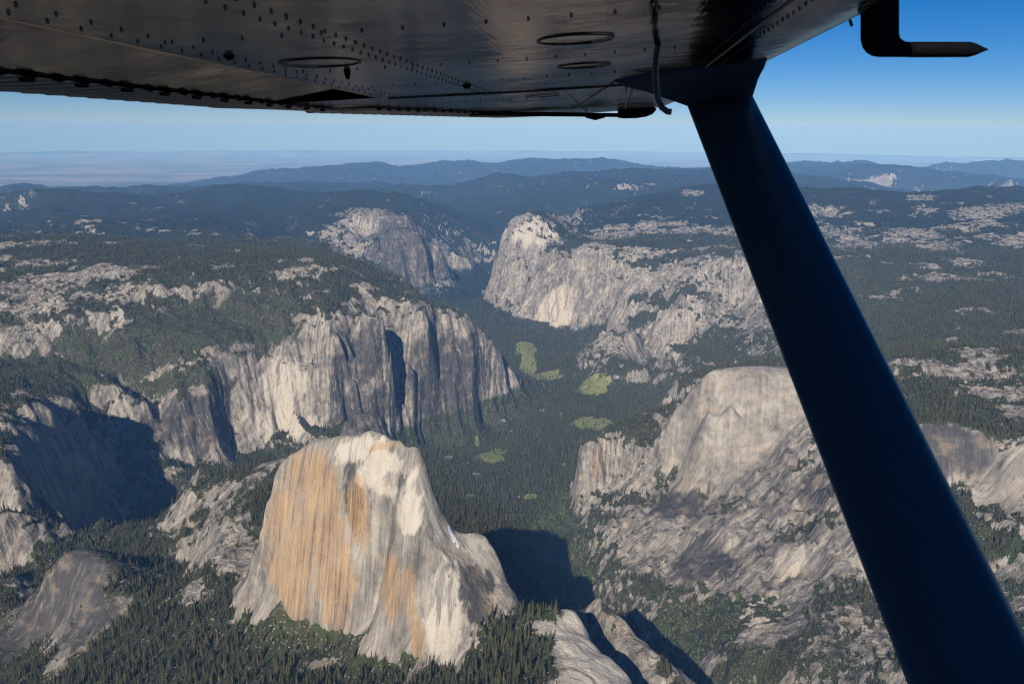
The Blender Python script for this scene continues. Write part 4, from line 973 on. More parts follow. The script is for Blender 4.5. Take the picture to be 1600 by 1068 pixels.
def trunk_mesh(name, seed):
    rg = np.random.default_rng(seed)
    V, F = [], []
    zs = (-0.05, 0.15, 0.5, 0.93); rs = (0.017, 0.014, 0.009, 0.002)
    for z, r in zip(zs, rs):
        for s in range(6):
            V.append((r * math.cos(s * math.pi / 3), r * math.sin(s * math.pi / 3), z))
    for k in range(3):
        for s in range(6):
            F.append((k * 6 + s, k * 6 + (s + 1) % 6, k * 6 + 6 + (s + 1) % 6, k * 6 + 6 + s))
    return mesh_from_arrays(name, np.array(V), np.array(F), MAT_BARK, True)

CROWNS = [crown_mesh("crown_a", 1, 11, 7, 0.135), crown_mesh("crown_b", 2, 12, 6, 0.105, 0.1), crown_mesh("crown_c", 3, 7, 8, 0.34, 0.08, 0.5, 0.42, MAT_OAK), crown_mesh("crown_d", 4, 8, 6, 0.12, 0.28, 0.6)]
TRUNKS = [trunk_mesh("trunk_a", 1)]

# where they stand: a random count for every patch of ground, from its cover
rng = np.random.default_rng(42)
e1 = VERT[1:, :-1] - VERT[:-1, :-1]; e2 = VERT[:-1, 1:] - VERT[:-1, :-1]
area = np.abs(e1[..., 0] * e2[..., 1] - e1[..., 1] * e2[..., 0])
clump = sstep(-0.22, 0.22, fbm(xc, yc, 55, 3, 741, 0.6) + 0.5 * cen(n_mid))
prob = sstep(0.25, 0.75, cen(VEG)) * (0.12 + 0.88 * clump)
prob = np.maximum(prob, cen(FLOOR) * sstep(0.2, 0.6, cen(VEG)) * (0.45 + 0.55 * clump))
prob *= 1 - sstep(0.15, 0.4, cen(MEAD))
prob *= 1 - sstep(48, 58, cen(SLOPE))
prob = np.maximum(prob, (0.16 * cen(w_rock) * clump + 0.05) * (cen(SLOPE) < 50) * (1 - 0.9 * cen(SMOOTH)) * (rcen < 9000))
prob *= 1 - 0.72 * np.clip(cen(w_brush) * 1.3, 0, 1)
prob *= 1 - cen(w_clear)
prob *= 1 - 0.97 * np.clip(1.3 * cen(w_slab), 0, 1)
ridge = in_poly(HDPOLY, xc, yc) & (zc < 2440) & (cen(w_pale) > 0.3)
prob = np.maximum(prob, 0.10 * ridge)
prob = np.maximum(prob, 0.10 * (ell(xc, yc, 0, 215, 75, 60) > 0.3))
dens_t = np.interp(rcen, [0, 2600, 3400, 4800, 6500, 9000, 11500], [0.013, 0.013, 0.0125, 0.0115, 0.0085, 0.0046, 0.0018]) * (rcen < 11500)
dens_t = dens_t * np.where(np.abs(np.degrees(cen(np.repeat(az_all[:, None], NR, 1))) - az_mid) > 35.0, 0.3, 1.0)
facing = np.sum(np.stack([cen(NRM[..., k]) for k in range(3)], -1) * -np.stack([xc - CAMX, yc - CAMY, zc - CAMZ], -1), -1)
dens_t = dens_t * np.where(facing < -0.12 * rcen, 0.35, 1.0)
cnt = rng.poisson(np.clip(area * dens_t * prob, 0, 40))
sel = np.repeat(np.flatnonzero(cnt.ravel()), cnt.ravel()[cnt.ravel() > 0])
ca, cr_ = sel // (NR - 1), sel % (NR - 1)
ta, tb = rng.random(len(sel)), rng.random(len(sel))
ta, tb = ta[:, None], tb[:, None]
TP = (VERT[ca, cr_] * (1 - ta) * (1 - tb) + VERT[ca + 1, cr_] * ta * (1 - tb) + VERT[ca, cr_ + 1] * (1 - ta) * tb + VERT[ca + 1, cr_ + 1] * ta * tb)
TD = np.hypot(TP[:, 0], TP[:, 1])
TH = rng.gamma(5.5, 5.0, len(sel)); TH = np.clip(TH, 8, 54)
fl_t = FLOOR[ca, cr_]
TH = TH * (1 + 0.10 * fl_t) * np.where((w_rock[ca, cr_] > 0.4) | (VEG[ca, cr_] < 0.3), 0.48, 1.0) * np.where(hd[ca, cr_], 0.5, 1.0)
TH = TH * np.interp(TD, [0, 2200, 3200, 9000], [0.95, 0.92, 0.74, 0.78])
TW = TH * rng.uniform(0.85, 1.35, len(sel)) * np.interp(TD, [0, 3000, 5000, 9000], [1.0, 1.15, 1.3, 1.8])
TK = rng.choice([0, 1, 3], len(sel), p=[0.52, 0.38, 0.10])
TK = np.where(rng.random(len(sel)) < 0.04 + 0.75 * w_green[ca, cr_] + 0.25 * w_brush[ca, cr_], 2, TK)
TH = np.where(TK == 2, np.minimum(TH * 0.5, 19), TH); TW = np.where(TK == 2, TH * 1.1, TW)
TR = rng.random(len(sel)) * 6.283

# the 300 trees that show largest stand one by one; the rest of the forest is one mass
vis = (TP @ FW) - CAMZ * FW[2]
pxx = 800 + FPX * (TP @ RT - CAMZ * RT[2]) / vis; pxy = 534 - FPX * (TP @ UP - CAMZ * UP[2]) / vis
size = TH / np.maximum(vis, 1)
ok = (TK != 2) & (pxx > 4) & (pxx < 1400) & (pxy < 1064) & (pxy > 850) & ~((pxx - 1075) * 908 > (pxy - 160) * 350)
# keep only trees whose middle the camera can see over the ground
cand = np.flatnonzero(ok); cand = cand[np.argsort(-size[cand])][:900]
tt = np.linspace(0.3, 0.97, 60)
seen = []
for i in cand:
    tip = TP[i] + np.array([0, 0, 0.6 * TH[i]])
    lx, ly = tip[0] * tt + CAMX, tip[1] * tt + CAMY
    lz = CAMZ + (tip[2] - CAMZ) * tt
    if (T.height(lx, ly) < lz + 2).all(): seen.append(i)
    if len(seen) == 300: break
seen = np.array(seen)
mass = np.ones(len(sel), bool); mass[seen] = False
TREE_ZONES = [
    ("on the saddle in front of the dark shadowed canyon", lambda x, y: (x > 790) & (y < 965)),
    ("in the dense saddle stand by the big dome's right foot", lambda x, y: (x > 720) & (y < 1000)),
    ("on sandy slope at bottom edge beside bare slab", lambda x, y: (x > 790)),
    ("in the bottom edge stand below the big dome's right foot", lambda x, y: (x > 700)),
    ("just below the pale lower tip of the big dome's ridge", lambda x, y: (x > 600)),
    ("on the boulder slope below the arch of the orange face", lambda x, y: (x > 500)),
    ("at the foot of the orange face's left half", lambda x, y: (x > 390) & (y < 1000)),
    ("on the bottom edge slope under the orange face", lambda x, y: (x > 390)),
    ("in the dark forest left of the orange face's base", lambda x, y: (x > 270) & (y < 1000)),
    ("on the bottom edge left of the orange face", lambda x, y: (x > 270)),
    ("beside the low twin dome's right flank", lambda x, y: (x > 150) & (y < 1000)),
    ("on the bottom edge right of the low twin dome", lambda x, y: (x > 120)),
    ("in the lower left corner below the low twin dome", lambda x, y: x > -1e9)]
def tree_label(i):
    zone = next(l for l, fn in TREE_ZONES if fn(pxx[i], pxy[i]))
    hgt = "very tall" if TH[i] > 44 else "tall" if TH[i] > 38 else "middling" if TH[i] > 32 else "short"
    slim = "narrow" if TW[i] * (0.135, 0.105, 0.34, 0.12)[TK[i]] / TH[i] < 0.135 else "broad"
    return "%s %s conifer %s" % (hgt, slim, zone)
for i in seen:
    e = bpy.data.objects.new("conifer_tree", None); COL.objects.link(e)
    e.empty_display_size = 2.0
    e.location = TP[i]; e.rotation_euler = (0, 0, TR[i]); e.scale = (TW[i], TW[i], TH[i])
    e["label"] = tree_label(i); e["category"] = "conifer"; e["group"] = "near conifers around the big dome"
    c = bpy.data.objects.new("crown", CROWNS[TK[i]]); COL.objects.link(c); c.parent = e
    t = bpy.data.objects.new("trunk", TRUNKS[0]); COL.objects.link(t); t.parent = e
    if CROWNS[TK[i]].name not in globals().setdefault("_proto", {}): _proto[CROWNS[TK[i]].name] = c
for k in range(4):   # every crown shape has one standing tree to take its form from
    if CROWNS[k].name not in _proto:
        i = np.flatnonzero((TK == k) & (pxx > 4) & (pxx < 1400) & (pxy < 1060) & (pxy > 850))
        i = i[np.argmax(size[i])]
        e = bpy.data.objects.new("oak_tree", None); COL.objects.link(e)
        e.location = TP[i]; e.rotation_euler = (0, 0, TR[i]); e.scale = (TW[i], TW[i], TH[i])
        e["label"] = "round light green oak among the near conifers"; e["category"] = "oak"
        c = bpy.data.objects.new("crown", CROWNS[k]); COL.objects.link(c); c.parent = e
        t = bpy.data.objects.new("trunk", TRUNKS[0]); COL.objects.link(t); t.parent = e
        mass[i] = False; _proto[CROWNS[k].name] = c

def scatter(name, label, cat, idx):
    me = bpy.data.meshes.new(name); n = len(idx)
    me.vertices.add(n); me.vertices.foreach_set("co", TP[idx].astype(np.float32).ravel())
    for nm, arr, ty in (("tree_scale", np.stack([TW[idx], TW[idx], TH[idx]], -1), 'FLOAT_VECTOR'), ("tree_turn", np.stack([np.zeros(n), np.zeros(n), TR[idx]], -1), 'FLOAT_VECTOR')):
        a = me.attributes.new(nm, ty, 'POINT'); a.data.foreach_set("vector", arr.astype(np.float32).ravel())
    a = me.attributes.new("tree_kind", 'INT', 'POINT'); a.data.foreach_set("value", TK[idx].astype(np.int32))
    ob = bpy.data.objects.new(name, me); COL.objects.link(ob)
    ob["kind"] = "stuff"; ob["label"] = label; ob["category"] = cat
    ng = bpy.data.node_groups.new(name + "_nodes", 'GeometryNodeTree')
    ng.interface.new_socket("Geometry", in_out='INPUT', socket_type='NodeSocketGeometry')
    ng.interface.new_socket("Geometry", in_out='OUTPUT', socket_type='NodeSocketGeometry')
    N, Lk = ng.nodes, ng.links
    gi, go = N.new("NodeGroupInput"), N.new("NodeGroupOutput")
    pts = N.new("GeometryNodeMeshToPoints"); Lk.new(gi.outputs[0], pts.inputs["Mesh"])
    jn = N.new("GeometryNodeJoinGeometry")
    def named(nm, ty):
        q = N.new("GeometryNodeInputNamedAttribute"); q.data_type = ty; q.inputs["Name"].default_value = nm; return q.outputs["Attribute"]
    kd, sc_, tn = named("tree_kind", 'INT'), named("tree_scale", 'FLOAT_VECTOR'), named("tree_turn", 'FLOAT_VECTOR')
    for k in range(4):
        src = _proto.get(CROWNS[k].name)
        if src is None: src = next(v for v in _proto.values() if v)
        oi = N.new("GeometryNodeObjectInfo"); oi.inputs["Object"].default_value = src; oi.transform_space = 'ORIGINAL'
        cmp = N.new("FunctionNodeCompare"); cmp.data_type = 'INT'; cmp.operation = 'EQUAL'
        Lk.new(kd, cmp.inputs[2]); cmp.inputs[3].default_value = k
        io = N.new("GeometryNodeInstanceOnPoints")
        Lk.new(pts.outputs[0], io.inputs["Points"]); Lk.new(cmp.outputs[0], io.inputs["Selection"])
        Lk.new(oi.outputs["Geometry"], io.inputs["Instance"])
        Lk.new(tn, io.inputs["Rotation"]); Lk.new(sc_, io.inputs["Scale"])
        Lk.new(io.outputs[0], jn.inputs[0])
    Lk.new(jn.outputs[0], go.inputs[0])
    md = ob.modifiers.new("forest", 'NODES'); md.node_group = ng
    return ob
allm = np.flatnonzero(mass)
scatter("forest", "conifer forest covering the slopes, plateaus and valley floor", "forest", allm)
print("TREES", len(sel), "single", len(seen))

# ------------------------------------------------------------------ the aircraft: high wing, strut and probes, close overhead
KW = 1.5                                     # metres per wing unit
S_ = np.array([0.12010723, 0.23946379, 0.96344764]); C_ = np.array([0.9915479, 0.01902415, -0.12833875]); N_ = np.array([-0.04906126, 0.9707189, -0.23515488])
TOW = np.stack([RT, UP, FW], axis=0)         # sight axes -> world
SW_, CW_, NW_ = S_ @ TOW, C_ @ TOW, N_ @ TOW # span (outboard), chord (forward), up
ORG = np.array([0.0, 0.0, CAMZ])
H0 = 0.12216                                 # wing skin above the eye
def W3(c, s, n=0.0):
    c, s, n = np.broadcast_arrays(np.asarray(c, float), np.asarray(s, float), np.asarray(n, float))
    return ORG + KW * (c[..., None] * CW_ + s[..., None] * SW_ + (n + H0)[..., None] * NW_)
def SIGHT(px, py, d):
    """a point d wing units out, in the line of sight the part was surveyed from"""
    v = np.array([(px - 800) / FPX, (534 - py) / FPX, 1.0]) * d
    return v @ np.stack([C_, S_, N_], 1) - np.array([0, 0, H0])   # -> c, s, n

def paint(name, col, rough, metal=0.0, coat=0.0, spec=0.5):
    m, nt, bs = new_mat(name)
    bs.inputs["Base Color"].default_value = (*col, 1); bs.inputs["Roughness"].default_value = rough
    bs.inputs["Metallic"].default_value = metal; bs.inputs["Coat Weight"].default_value = coat; bs.inputs["Specular IOR Level"].default_value = spec
    return m, nt, bs
MAT_SKIN, nt, bs = paint("bare_aluminium", (0.30, 0.295, 0.29), 0.16, 1.0)
b = NB(nt)
tc = nt.nodes.new("ShaderNodeTexCoord")
dn = b.noise(b.scale(tc.outputs["Object"], (3.0, 3.0, 3.0)), detail=4.0)
brush = b.noise(b.scale(tc.outputs["Object"], (160.0, 6.0, 30.0)), detail=2.0)
nt.links.new(b.math('ADD', b.ramp(dn, 0.3, 0.7, 0.05, 0.13), b.math('MULTIPLY', brush, 0.05)), bs.inputs["Roughness"])
nt.links.new(b.mix(b.ramp(dn, 0.25, 0.75), (0.030, 0.027, 0.0245), (0.055, 0.049, 0.044)), bs.inputs["Base Color"])
nt.links.new(b.bump(b.math('ADD', b.math('MULTIPLY', dn, 0.010), b.math('MULTIPLY', brush, 0.0006)), 0.5, 1.0), bs.inputs["Normal"])
gl = nt.nodes.new("ShaderNodeBsdfAnisotropic"); gl.distribution = 'GGX'
nt.links.new(b.mix(b.ramp(dn, 0.25, 0.75), (0.20, 0.18, 0.165), (0.33, 0.30, 0.275)), gl.inputs["Color"])
nt.links.new(bs.inputs["Roughness"].links[0].from_socket, gl.inputs["Roughness"])
nt.links.new(bs.inputs["Normal"].links[0].from_socket, gl.inputs["Normal"])
nt.links.new(gl.outputs[0], nt.nodes["Material Output"].inputs["Surface"])
MAT_DARKSKIN, _, _ = paint("skin_shade_in_colour", (0.10, 0.10, 0.105), 0.35)  # shade on flap bay, ribbed skin and aileron put into a darker colour
MAT_NAVY, nt, bs = paint("navy_gloss_paint", (0.050, 0.068, 0.092), 0.36, 0.0, 0.0, 0.4)
MAT_FAIR, _, _ = paint("navy_matt_paint", (0.04, 0.060, 0.090), 0.8, 0.0, 0.0, 0.02)
MAT_BLACK, _, _ = paint("black_rubber_paint", (0.005, 0.005, 0.006), 0.7, 0.0, 0.0, 0.04)
MAT_RIVET, _, _ = paint("dark_rivet", (0.02, 0.02, 0.022), 0.5)
MAT_GREYTUBE, _, _ = paint("grey_tube", (0.07, 0.072, 0.078), 0.4, 0.3)
MAT_WHITE, _, _ = paint("white_wick", (0.7, 0.7, 0.7), 0.5)

aircraft = bpy.data.objects.new("aircraft", None); COL.objects.link(aircraft)
aircraft.location = Vector(ORG); aircraft.empty_display_size = 0.5
aircraft["label"] = "high-wing light aircraft seen from inside: riveted metal wing and dark strut"; aircraft["category"] = "aircraft"
# parts are stored in the aircraft's own axes: x forward along the chord, y outboard, z up
ROT = Matrix(((CW_[0], SW_[0], NW_[0]), (CW_[1], SW_[1], NW_[1]), (CW_[2], SW_[2], NW_[2])))
aircraft.rotation_euler = ROT.to_euler()
def A3(c, s, n=0.0):
    c, s, n = np.broadcast_arrays(np.asarray(c, float), np.asarray(s, float), np.asarray(n, float))
    return np.stack([c, s, n + H0], -1) * KW
def part(name, V, F, mat, parent=None, smooth=True):
    V = np.asarray(V, float).reshape(-1, 3)
    me = bpy.data.meshes.new(name); me.from_pydata(V.tolist(), [], [tuple(int(q) for q in f) for f in F]); me.materials.append(mat)
    for p_ in me.polygons: p_.use_smooth = smooth
    ob = bpy.data.objects.new(name, me); COL.objects.link(ob); ob.parent = parent or aircraft
    return ob
def sheet(name, cs, ss, nfun, mat, parent=None, thick=0.0, smooth=True):
    """a skin over chord stations cs (functions of span) and span stations ss; optional thickness upward"""
    V, F = [], []
    nc, ns = len(cs), len(ss)
    for s in ss:
        for c in cs:
            cc = c(s) if callable(c) else c
            V.append(A3(cc, s, nfun(cc, s)))
    for j in range(ns - 1):
        for i in range(nc - 1):
            F.append((j * nc + i, j * nc + i + 1, (j + 1) * nc + i + 1, (j + 1) * nc + i))
    ob = part(name, V, F, mat, parent, smooth)
    if thick:
        md = ob.modifiers.new("thickness", 'SOLIDIFY'); md.thickness = thick * KW; md.offset = -1.0 if thick > 0 else 1.0
    return ob
def tube(name, pts, radii, mat, parent=None, sides=12, flat=None):
    """swept round or flattened section through pts (aircraft axes, wing units)"""
    pts = np.asarray(pts, float); V, F = [], []
    n = len(pts)
    for i in range(n):
        t = pts[min(i + 1, n - 1)] - pts[max(i - 1, 0)]; t /= np.linalg.norm(t)
        a = np.array([1.0, 0, 0]) if abs(t[0]) < 0.9 else np.array([0, 0, 1.0])
        if flat is not None: a = flat
        a = a - t * (a @ t); a /= np.linalg.norm(a); bq = np.cross(t, a)
        r = radii[i] if hasattr(radii, '__len__') else radii
        ra, rb = r if hasattr(r, '__len__') else (r, r)
        for k in range(sides):
            w = 2 * math.pi * k / sides
            q = pts[i] + a * ra * math.cos(w) + bq * rb * math.sin(w)
            V.append(A3(q[0], q[1], q[2]))
    for i in range(n - 1):
        for k in range(sides):
            F.append((i * sides + k, i * sides + (k + 1) % sides, (i + 1) * sides + (k + 1) % sides, (i + 1) * sides + k))
    F.append(tuple(range(sides))[::-1]); F.append(tuple((n - 1) * sides + k for k in range(sides)))
    return part(name, V, F, mat, parent)

# wing skin: flat belly, rolled leading edge, tapered outboard of the strut
TIP = 4.35
LE = lambda s: 0.392 - max(0.0, s - 2.05) * 0.030
LIP = lambda s: -0.50 - 0.045 * min(max(s - 0.6, 0), 1.5) if s < 2.06 else TE(s)
TE = lambda s: -1.02 + max(0.0, s - 2.06) * 0.25
def belly(c, s):
    le = LE(s); t = max(0.0, (c - (le - 0.19)) / 0.19)
    tip = max(0.0, (s - 4.1) / 0.25)
    return 0.06 * t ** 2.6 + 0.03 * tip ** 2 + 0.012 * math.sin(min(1.0, max(0.0, (c + 0.55) / 0.7)) * math.pi) * -0.25
frac = lambda f: (lambda s: LIP(s) + (LE(s) - LIP(s)) * f)
cs = [frac(f) for f in np.concatenate([np.linspace(0, 0.72, 14), 1 - 0.28 * (1 - np.linspace(0.08, 1, 16)) ** 1.3])]
wing = sheet("wing_skin", cs, np.concatenate([np.linspace(-1.6, 2.055, 46)]), belly, MAT_SKIN)
wing2 = sheet("outer_wing_skin", cs, np.linspace(2.06, TIP, 34), lambda c, s: belly(c, s) + 0.0015, MAT_SKIN)
# upper skin, so the wing is a body and shades what is under it
def upper(c, s):
    le, te = LE(s), TE(s); x = (le - c) / (le - te)
    return 0.06 + 0.10 * math.sqrt(max(0, x)) * (1 - x) * 2.2 - 0.06 * x
csu = [(lambda f: (lambda s: LE(s) + (TE(s) - LE(s)) * f))(f) for f in np.linspace(0, 1, 16) ** 1.5]
sheet("upper_wing_skin", csu, np.concatenate([np.linspace(-1.6, 2.06, 16), np.linspace(2.3, TIP, 8)]), lambda c, s: upper(c, s) + 0.004, MAT_SKIN)
# lip of the skin over the flap bay
ls = np.linspace(-1.6, 2.05, 40)
tube("flap_bay_lip", [(LIP(s) - 0.002, s, 0.001) for s in ls], [(0.0035, 0.0025)] * len(ls), MAT_SKIN, sides=8)
# flap: smooth nose skin with a rounded outer end, then the ribbed trailing skin on its hinge line
fs = np.linspace(-1.6, 1.93, 40)
HNG = lambda s: -0.745 - 0.03 * min(max(s, 0), 2)
flap = sheet("flap", [(lambda f: (lambda s: (LIP(s) - 0.03 + 0.04 * max(0, (s - 1.75) / 0.18) ** 2 * -1) + (HNG(s) - LIP(s) + 0.03) * f))(f) for f in np.linspace(0, 1, 9)], fs, lambda c, s: 0.030 - 0.030 * min(1.0, max(0.0, (LIP(s) - c) / 0.24)), MAT_SKIN)
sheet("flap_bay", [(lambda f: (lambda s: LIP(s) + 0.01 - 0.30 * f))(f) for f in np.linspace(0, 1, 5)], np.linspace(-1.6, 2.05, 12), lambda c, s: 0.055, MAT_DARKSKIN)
V, F = [], []
ns = 900; rc_ = np.linspace(-1.6, 2.45, ns); nc = 5
for s in rc_:
    ph = (s / 0.062) % 1.0
    bead = 0.0075 * math.sin(min(ph / 0.55, 1.0) * math.pi) if ph < 0.55 else 0.0
    te = TE(s) if s > 2.06 else -1.02
    for f in np.linspace(0, 1, nc):
        V.append(A3(HNG(s) + (te - HNG(s)) * f, s, -0.004 - bead * math.sin(min(1, 0.08 + f) * 2.6) ** 0.5 + 0.012 * f))
for j in range(ns - 1):
    for i in range(nc - 1):
        F.append((j * nc + i, j * nc + i + 1, (j + 1) * nc + i + 1, (j + 1) * nc + i))
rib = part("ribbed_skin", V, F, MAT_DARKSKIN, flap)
V, F = [], []
rc_ = np.linspace(2.46, 4.0, 330)
for s in rc_:
    ph = (s / 0.062) % 1.0
    bead = 0.006 * math.sin(min(ph / 0.55, 1.0) * math.pi) if ph < 0.55 else 0.0
    for f in np.linspace(0, 1, nc):
        V.append(A3(TE(s) + 0.22 * (1 - f) - 0.01, s, -0.003 - bead + 0.004 * f))
for j in range(len(rc_) - 1):
    for i in range(nc - 1):
        F.append((j * nc + i, j * nc + i + 1, (j + 1) * nc + i + 1, (j + 1) * nc + i))
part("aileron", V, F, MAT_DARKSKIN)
for k, s in enumerate(np.arange(0.70, 2.4, 0.124)):
    tube("hinge_knuckle", [(HNG(s) - 0.006, s - 0.012, -0.007), (HNG(s) - 0.006, s + 0.012, -0.007)], 0.004, MAT_BLACK, flap, 8)

# rivets: rows along ribs and spars (far too many to hold apart: one part)
RV = []
def row_c(s, c0, c1, step):
    RV.extend((c, s) for c in np.arange(c0, c1, step))
def row_s(c, s0, s1, step):
    RV.extend(((c(s) if callable(c) else c), s) for s in np.arange(s0, s1, step))
for s in (0.50, 0.87, 1.27, 1.64): row_c(s, -0.47, 0.13, 0.043)
for s in (2.03,): row_c(s, -0.53, 0.22, 0.022)
for s in (2.14, 2.45, 2.8, 3.2, 3.7): row_c(s, TE(s) + 0.27, LE(s) - 0.1, 0.045)
for c in (-0.315, -0.29): row_s(c, 0.45, 2.02, 0.034)
for c in (-0.315,): row_s(c, 2.1, 4.0, 0.05)
row_s(lambda s: LIP(s) + 0.022, 0.35, 2.0, 0.05); row_s(lambda s: LIP(s) + 0.05, 0.37, 2.0, 0.05)
for c in (0.155, 0.195): row_s(c, 0.5, 1.75, 0.03)
row_s(-0.12, 2.1, 4.0, 0.06); row_s(0.05, 2.1, 4.0, 0.06); row_s(lambda s: LE(s) - 0.02, 1.0, 2.0, 0.05)
V, F = [], []
for c, s in RV:
    r = 0.0019; o_ = len(V); n0 = belly(c, s)
    for k in range(8): V.append(A3(c + r * math.cos(k * math.pi / 4), s + r * math.sin(k * math.pi / 4), n0 - 0.0004))
    for k in range(8): V.append(A3(c + 0.6 * r * math.cos(k * math.pi / 4), s + 0.6 * r * math.sin(k * math.pi / 4), n0 - 0.0022))
    for k in range(8): F.append((o_ + k, o_ + (k + 1) % 8, o_ + 8 + (k + 1) % 8, o_ + 8 + k))
    F.append(tuple(o_ + 8 + k for k in range(8)))
rv = part("rivets", V, F, MAT_RIVET); rv["kind"] = "stuff"
# inspection covers: a proud ring round a flat disc
for c, s, r in ((-0.045, 1.07, 0.047), (-0.048, 1.45, 0.044), (-0.40, 1.15, 0.055), (-0.19, 2.3, 0.045)):
    pts = [(c + r * math.cos(a), s + r * 1.05 * math.sin(a), belly(c, s) - 0.001) for a in np.linspace(0, 2 * math.pi, 33)]
    tube("inspection_cover", pts, 0.0011, MAT_RIVET, wing if s < 2.05 else wing2, 6)
# panel seams: overlapping sheet edges
def seam(pts):
    tube("panel_seam", [(c, s, belly(c, s) - 0.0008) for c, s in pts], [(0.0022, 0.0014)] * len(pts), MAT_RIVET, wing, 6)
seam([(0.175, s) for s in np.linspace(0.4, 1.72, 14)])
seam([(c, 2.057) for c in np.linspace(-0.55, 0.30, 12)])
seam([(0.0 - 0.17 * t, 1.95 + 1.6 * t) for t in np.linspace(0, 1, 6)])
seam([(0.03 + 0.02 * t, 2.05 + 1.7 * t) for t in np.linspace(0, 1, 6)])
# drain and tie-down fittings
def stud(name, c, s, r, h, mat):
    tube(name, [(c, s, belly(c, s)), (c, s, belly(c, s) - h * 0.6), (c, s, belly(c, s) - h)], [r * 1.5, r, r * 0.7], mat, wing, 10)
stud("fuel_drain", -0.30, 1.75, 0.007, 0.006, MAT_BLACK)
stud("fuel_drain", -0.47, 1.02, 0.005, 0.005, MAT_BLACK)
stud("fuel_drain", -0.41, 1.30, 0.004, 0.012, MAT_BLACK)
# wing tip: dark trailing strip, bulbous end and static wick
p0, p1 = SIGHT(735, 177, 3.15), SIGHT(968, 180, 3.75)
tube("trailing_edge_strip", [p0 + (p1 - p0) * t for t in np.linspace(0, 1, 8)], [(0.010, 0.010)] + [(0.012, 0.009)] * 7, MAT_BLACK, None, 10)
q = [SIGHT(x, y, 3.75) for x, y in ((966, 175), (975, 175), (995, 174.5), (1010, 173.5), (1019, 172), (1025, 171))]
tube("wing_tip_fairing", q, [0.026, 0.029, 0.029, 0.025, 0.018, 0.004], MAT_BLACK, None, 14)
tube("tip_mounting", [SIGHT(915, 181, 3.6), SIGHT(930, 183, 3.6), SIGHT(945, 181, 3.6)], [0.008, 0.014, 0.008], MAT_BLACK, None, 10)
tube("static_wick", [SIGHT(640, 179, 2.6), SIGHT(655, 176.5, 2.62), SIGHT(668, 174.5, 2.65)], [0.0015, 0.0025, 0.0025], MAT_WHITE, None, 6)
tube("stall_tab", [(LE(1.4) - 0.03, 1.4, belly(LE(1.4) - 0.03, 1.4)), (LE(1.4) - 0.027, 1.395, belly(LE(1.4) - 0.03, 1.4) - 0.012)], 0.0025, MAT_BLACK, None, 8)

# strut: streamlined section from the wing down to the cabin side
top, bot = SIGHT(1121, 150, 1.93), SIGHT(1512, 1034, 0.955)
axis = bot - top
flatd = np.array([1.0, 0.0, 0.0])
def foil(center, chord, thick, n=28):
    t = axis / np.linalg.norm(axis); a = flatd - t * (flatd @ t); a /= np.linalg.norm(a); bq = np.cross(t, a)
    out = []
    for k in range(n):
        w = 2 * math.pi * k / n
        x = math.cos(w); y = math.sin(w) * (0.5 + 0.5 * math.sqrt(max(0.0, (1 + x) / 2)) if x > -1 else 0.5)
        out.append(center + a * chord * 0.5 * x + bq * thick * 0.5 * y)
    return out
def loft(name, rings, mat, parent=None):
    n = len(rings[0]); V = [A3(*q) for r in rings for q in r]; F = []
    for i in range(len(rings) - 1):
        for k in range(n): F.append((i * n + k, i * n + (k + 1) % n, (i + 1) * n + (k + 1) % n, (i + 1) * n + k))
    F.append(tuple(range(n))[::-1]); F.append(tuple((len(rings) - 1) * n + k for k in range(n)))
    return part(name, V, F, mat, parent)
strut = loft("wing_strut", [foil(top + axis * t, 0.152, 0.062) for t in np.linspace(-0.02, 1.35, 12)], MAT_NAVY)
loft("strut_cuff", [foil(top + axis * t, 0.158 + e, 0.07 + e) for t, e in ((1.06, 0.0), (1.065, 0.004), (1.3, 0.008))], MAT_NAVY, strut)
# fairing where the strut meets the wing: a long boat-shaped foot narrowing to the strut
fl0, fl1 = SIGHT(962, 124, 1.80), SIGHT(1197, 97, 1.52)
foot = []
mid = (fl0 + fl1) / 2
for k in range(28):
    w = 2 * math.pi * k / 28
    x = math.cos(w); e = (fl1 - fl0) / 2
    pr = np.array([-e[1], e[0], 0]); pr /= np.linalg.norm(pr)
    q = mid + e * x + pr * 0.075 * math.sin(w) * (1 - 0.35 * abs(x)) ; q[2] = belly(q[0], q[1]) - 0.001
    foot.append(q)
neck = foil(top + axis * 0.012, 0.158, 0.068)
foot = np.array(foot); neck = np.array(neck)
best = min(range(28), key=lambda sft: np.sum((np.roll(foot, sft, 0)[:, :2] - neck[:, :2]) ** 2))
rev = min(range(28), key=lambda sft: np.sum((np.roll(foot[::-1], sft, 0)[:, :2] - neck[:, :2]) ** 2))
fa, fb = np.roll(foot, best, 0), np.roll(foot[::-1], rev, 0)
foot = fa if np.sum((fa[:, :2] - neck[:, :2]) ** 2) <= np.sum((fb[:, :2] - neck[:, :2]) ** 2) else fb
rings = [foot + np.array([0, 0, 0.004])]
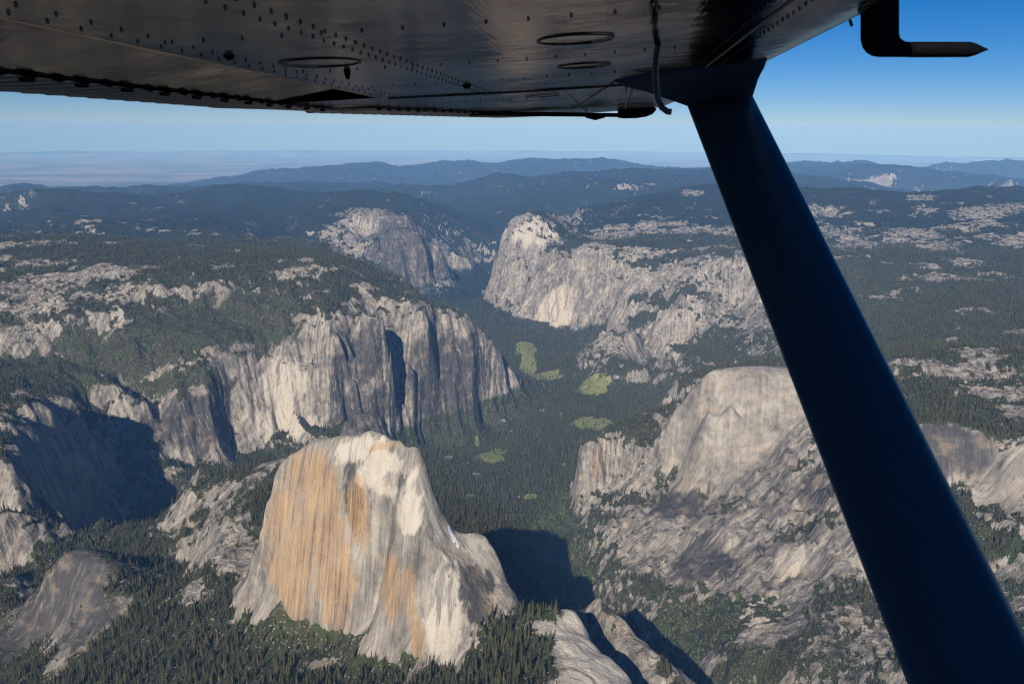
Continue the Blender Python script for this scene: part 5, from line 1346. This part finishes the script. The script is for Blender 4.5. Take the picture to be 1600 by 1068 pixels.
for t in (0.0, 0.08, 0.3, 0.55, 0.8, 1.0):
    g = t ** 0.75
    rings.append(foot * (1 - g) + neck * g + np.array([0, 0, -0.004 * (t == 0.08)]))
loft("strut_fairing", rings, MAT_FAIR)
# fuel vent tube: a bent pipe in front of the fairing
vt = [(1046, 55), (1036, 58), (1029, 68), (1026, 85), (1024, 110), (1025, 135), (1028, 155), (1034, 168), (1042, 174), (1049, 175)]
vd = [1.10, 1.12, 1.14, 1.15, 1.16, 1.17, 1.18, 1.18, 1.18, 1.18]
tube("fuel_vent_tube", [SIGHT(x, y, d) for (x, y), d in zip(vt, vd)], 0.0044, MAT_GREYTUBE, None, 10)
# air temperature probe, out of focus at the window edge: mast, elbow and pointed tube
def slab(name, outline, d, half, mat, parent=None):
    """a thick cast part: an outline given thickness across and rounded edges"""
    pts = np.array([SIGHT(x, y, d) for x, y in outline]); nrm = np.array([SIGHT(1400, 40, d * 1.1) - SIGHT(1400, 40, d)])[0]; nrm /= np.linalg.norm(nrm)
    n = len(pts); V = [A3(*(q - nrm * half)) for q in pts] + [A3(*(q + nrm * half)) for q in pts]
    F = [tuple(range(n)), tuple(range(2 * n - 1, n - 1, -1))] + [(k, k + n, (k + 1) % n + n, (k + 1) % n) for k in range(n)]
    ob = part(name, V, F, mat, parent, True)
    bv = ob.modifiers.new("rounded", 'BEVEL'); bv.width = 0.012; bv.segments = 3; bv.limit_method = 'ANGLE'; bv.angle_limit = math.radians(50)
    return ob
elbow = [(1345, -150), (1405, -150), (1405, 20), (1405, 52), (1407, 60), (1414, 65), (1430, 66.5), (1430, 89), (1372, 89), (1362, 87), (1354, 82), (1348, 74), (1345, 62), (1345, 20)]
probe = slab("probe_mast", elbow, 1.15, 0.022, MAT_BLACK)
tube("probe_tube", [SIGHT(x, 77.6, 1.15) for x in (1420, 1450, 1500, 1514, 1524, 1534, 1544)], [0.0104, 0.0104, 0.0103, 0.0102, 0.0080, 0.0042, 0.0006], MAT_BLACK, probe, 20)
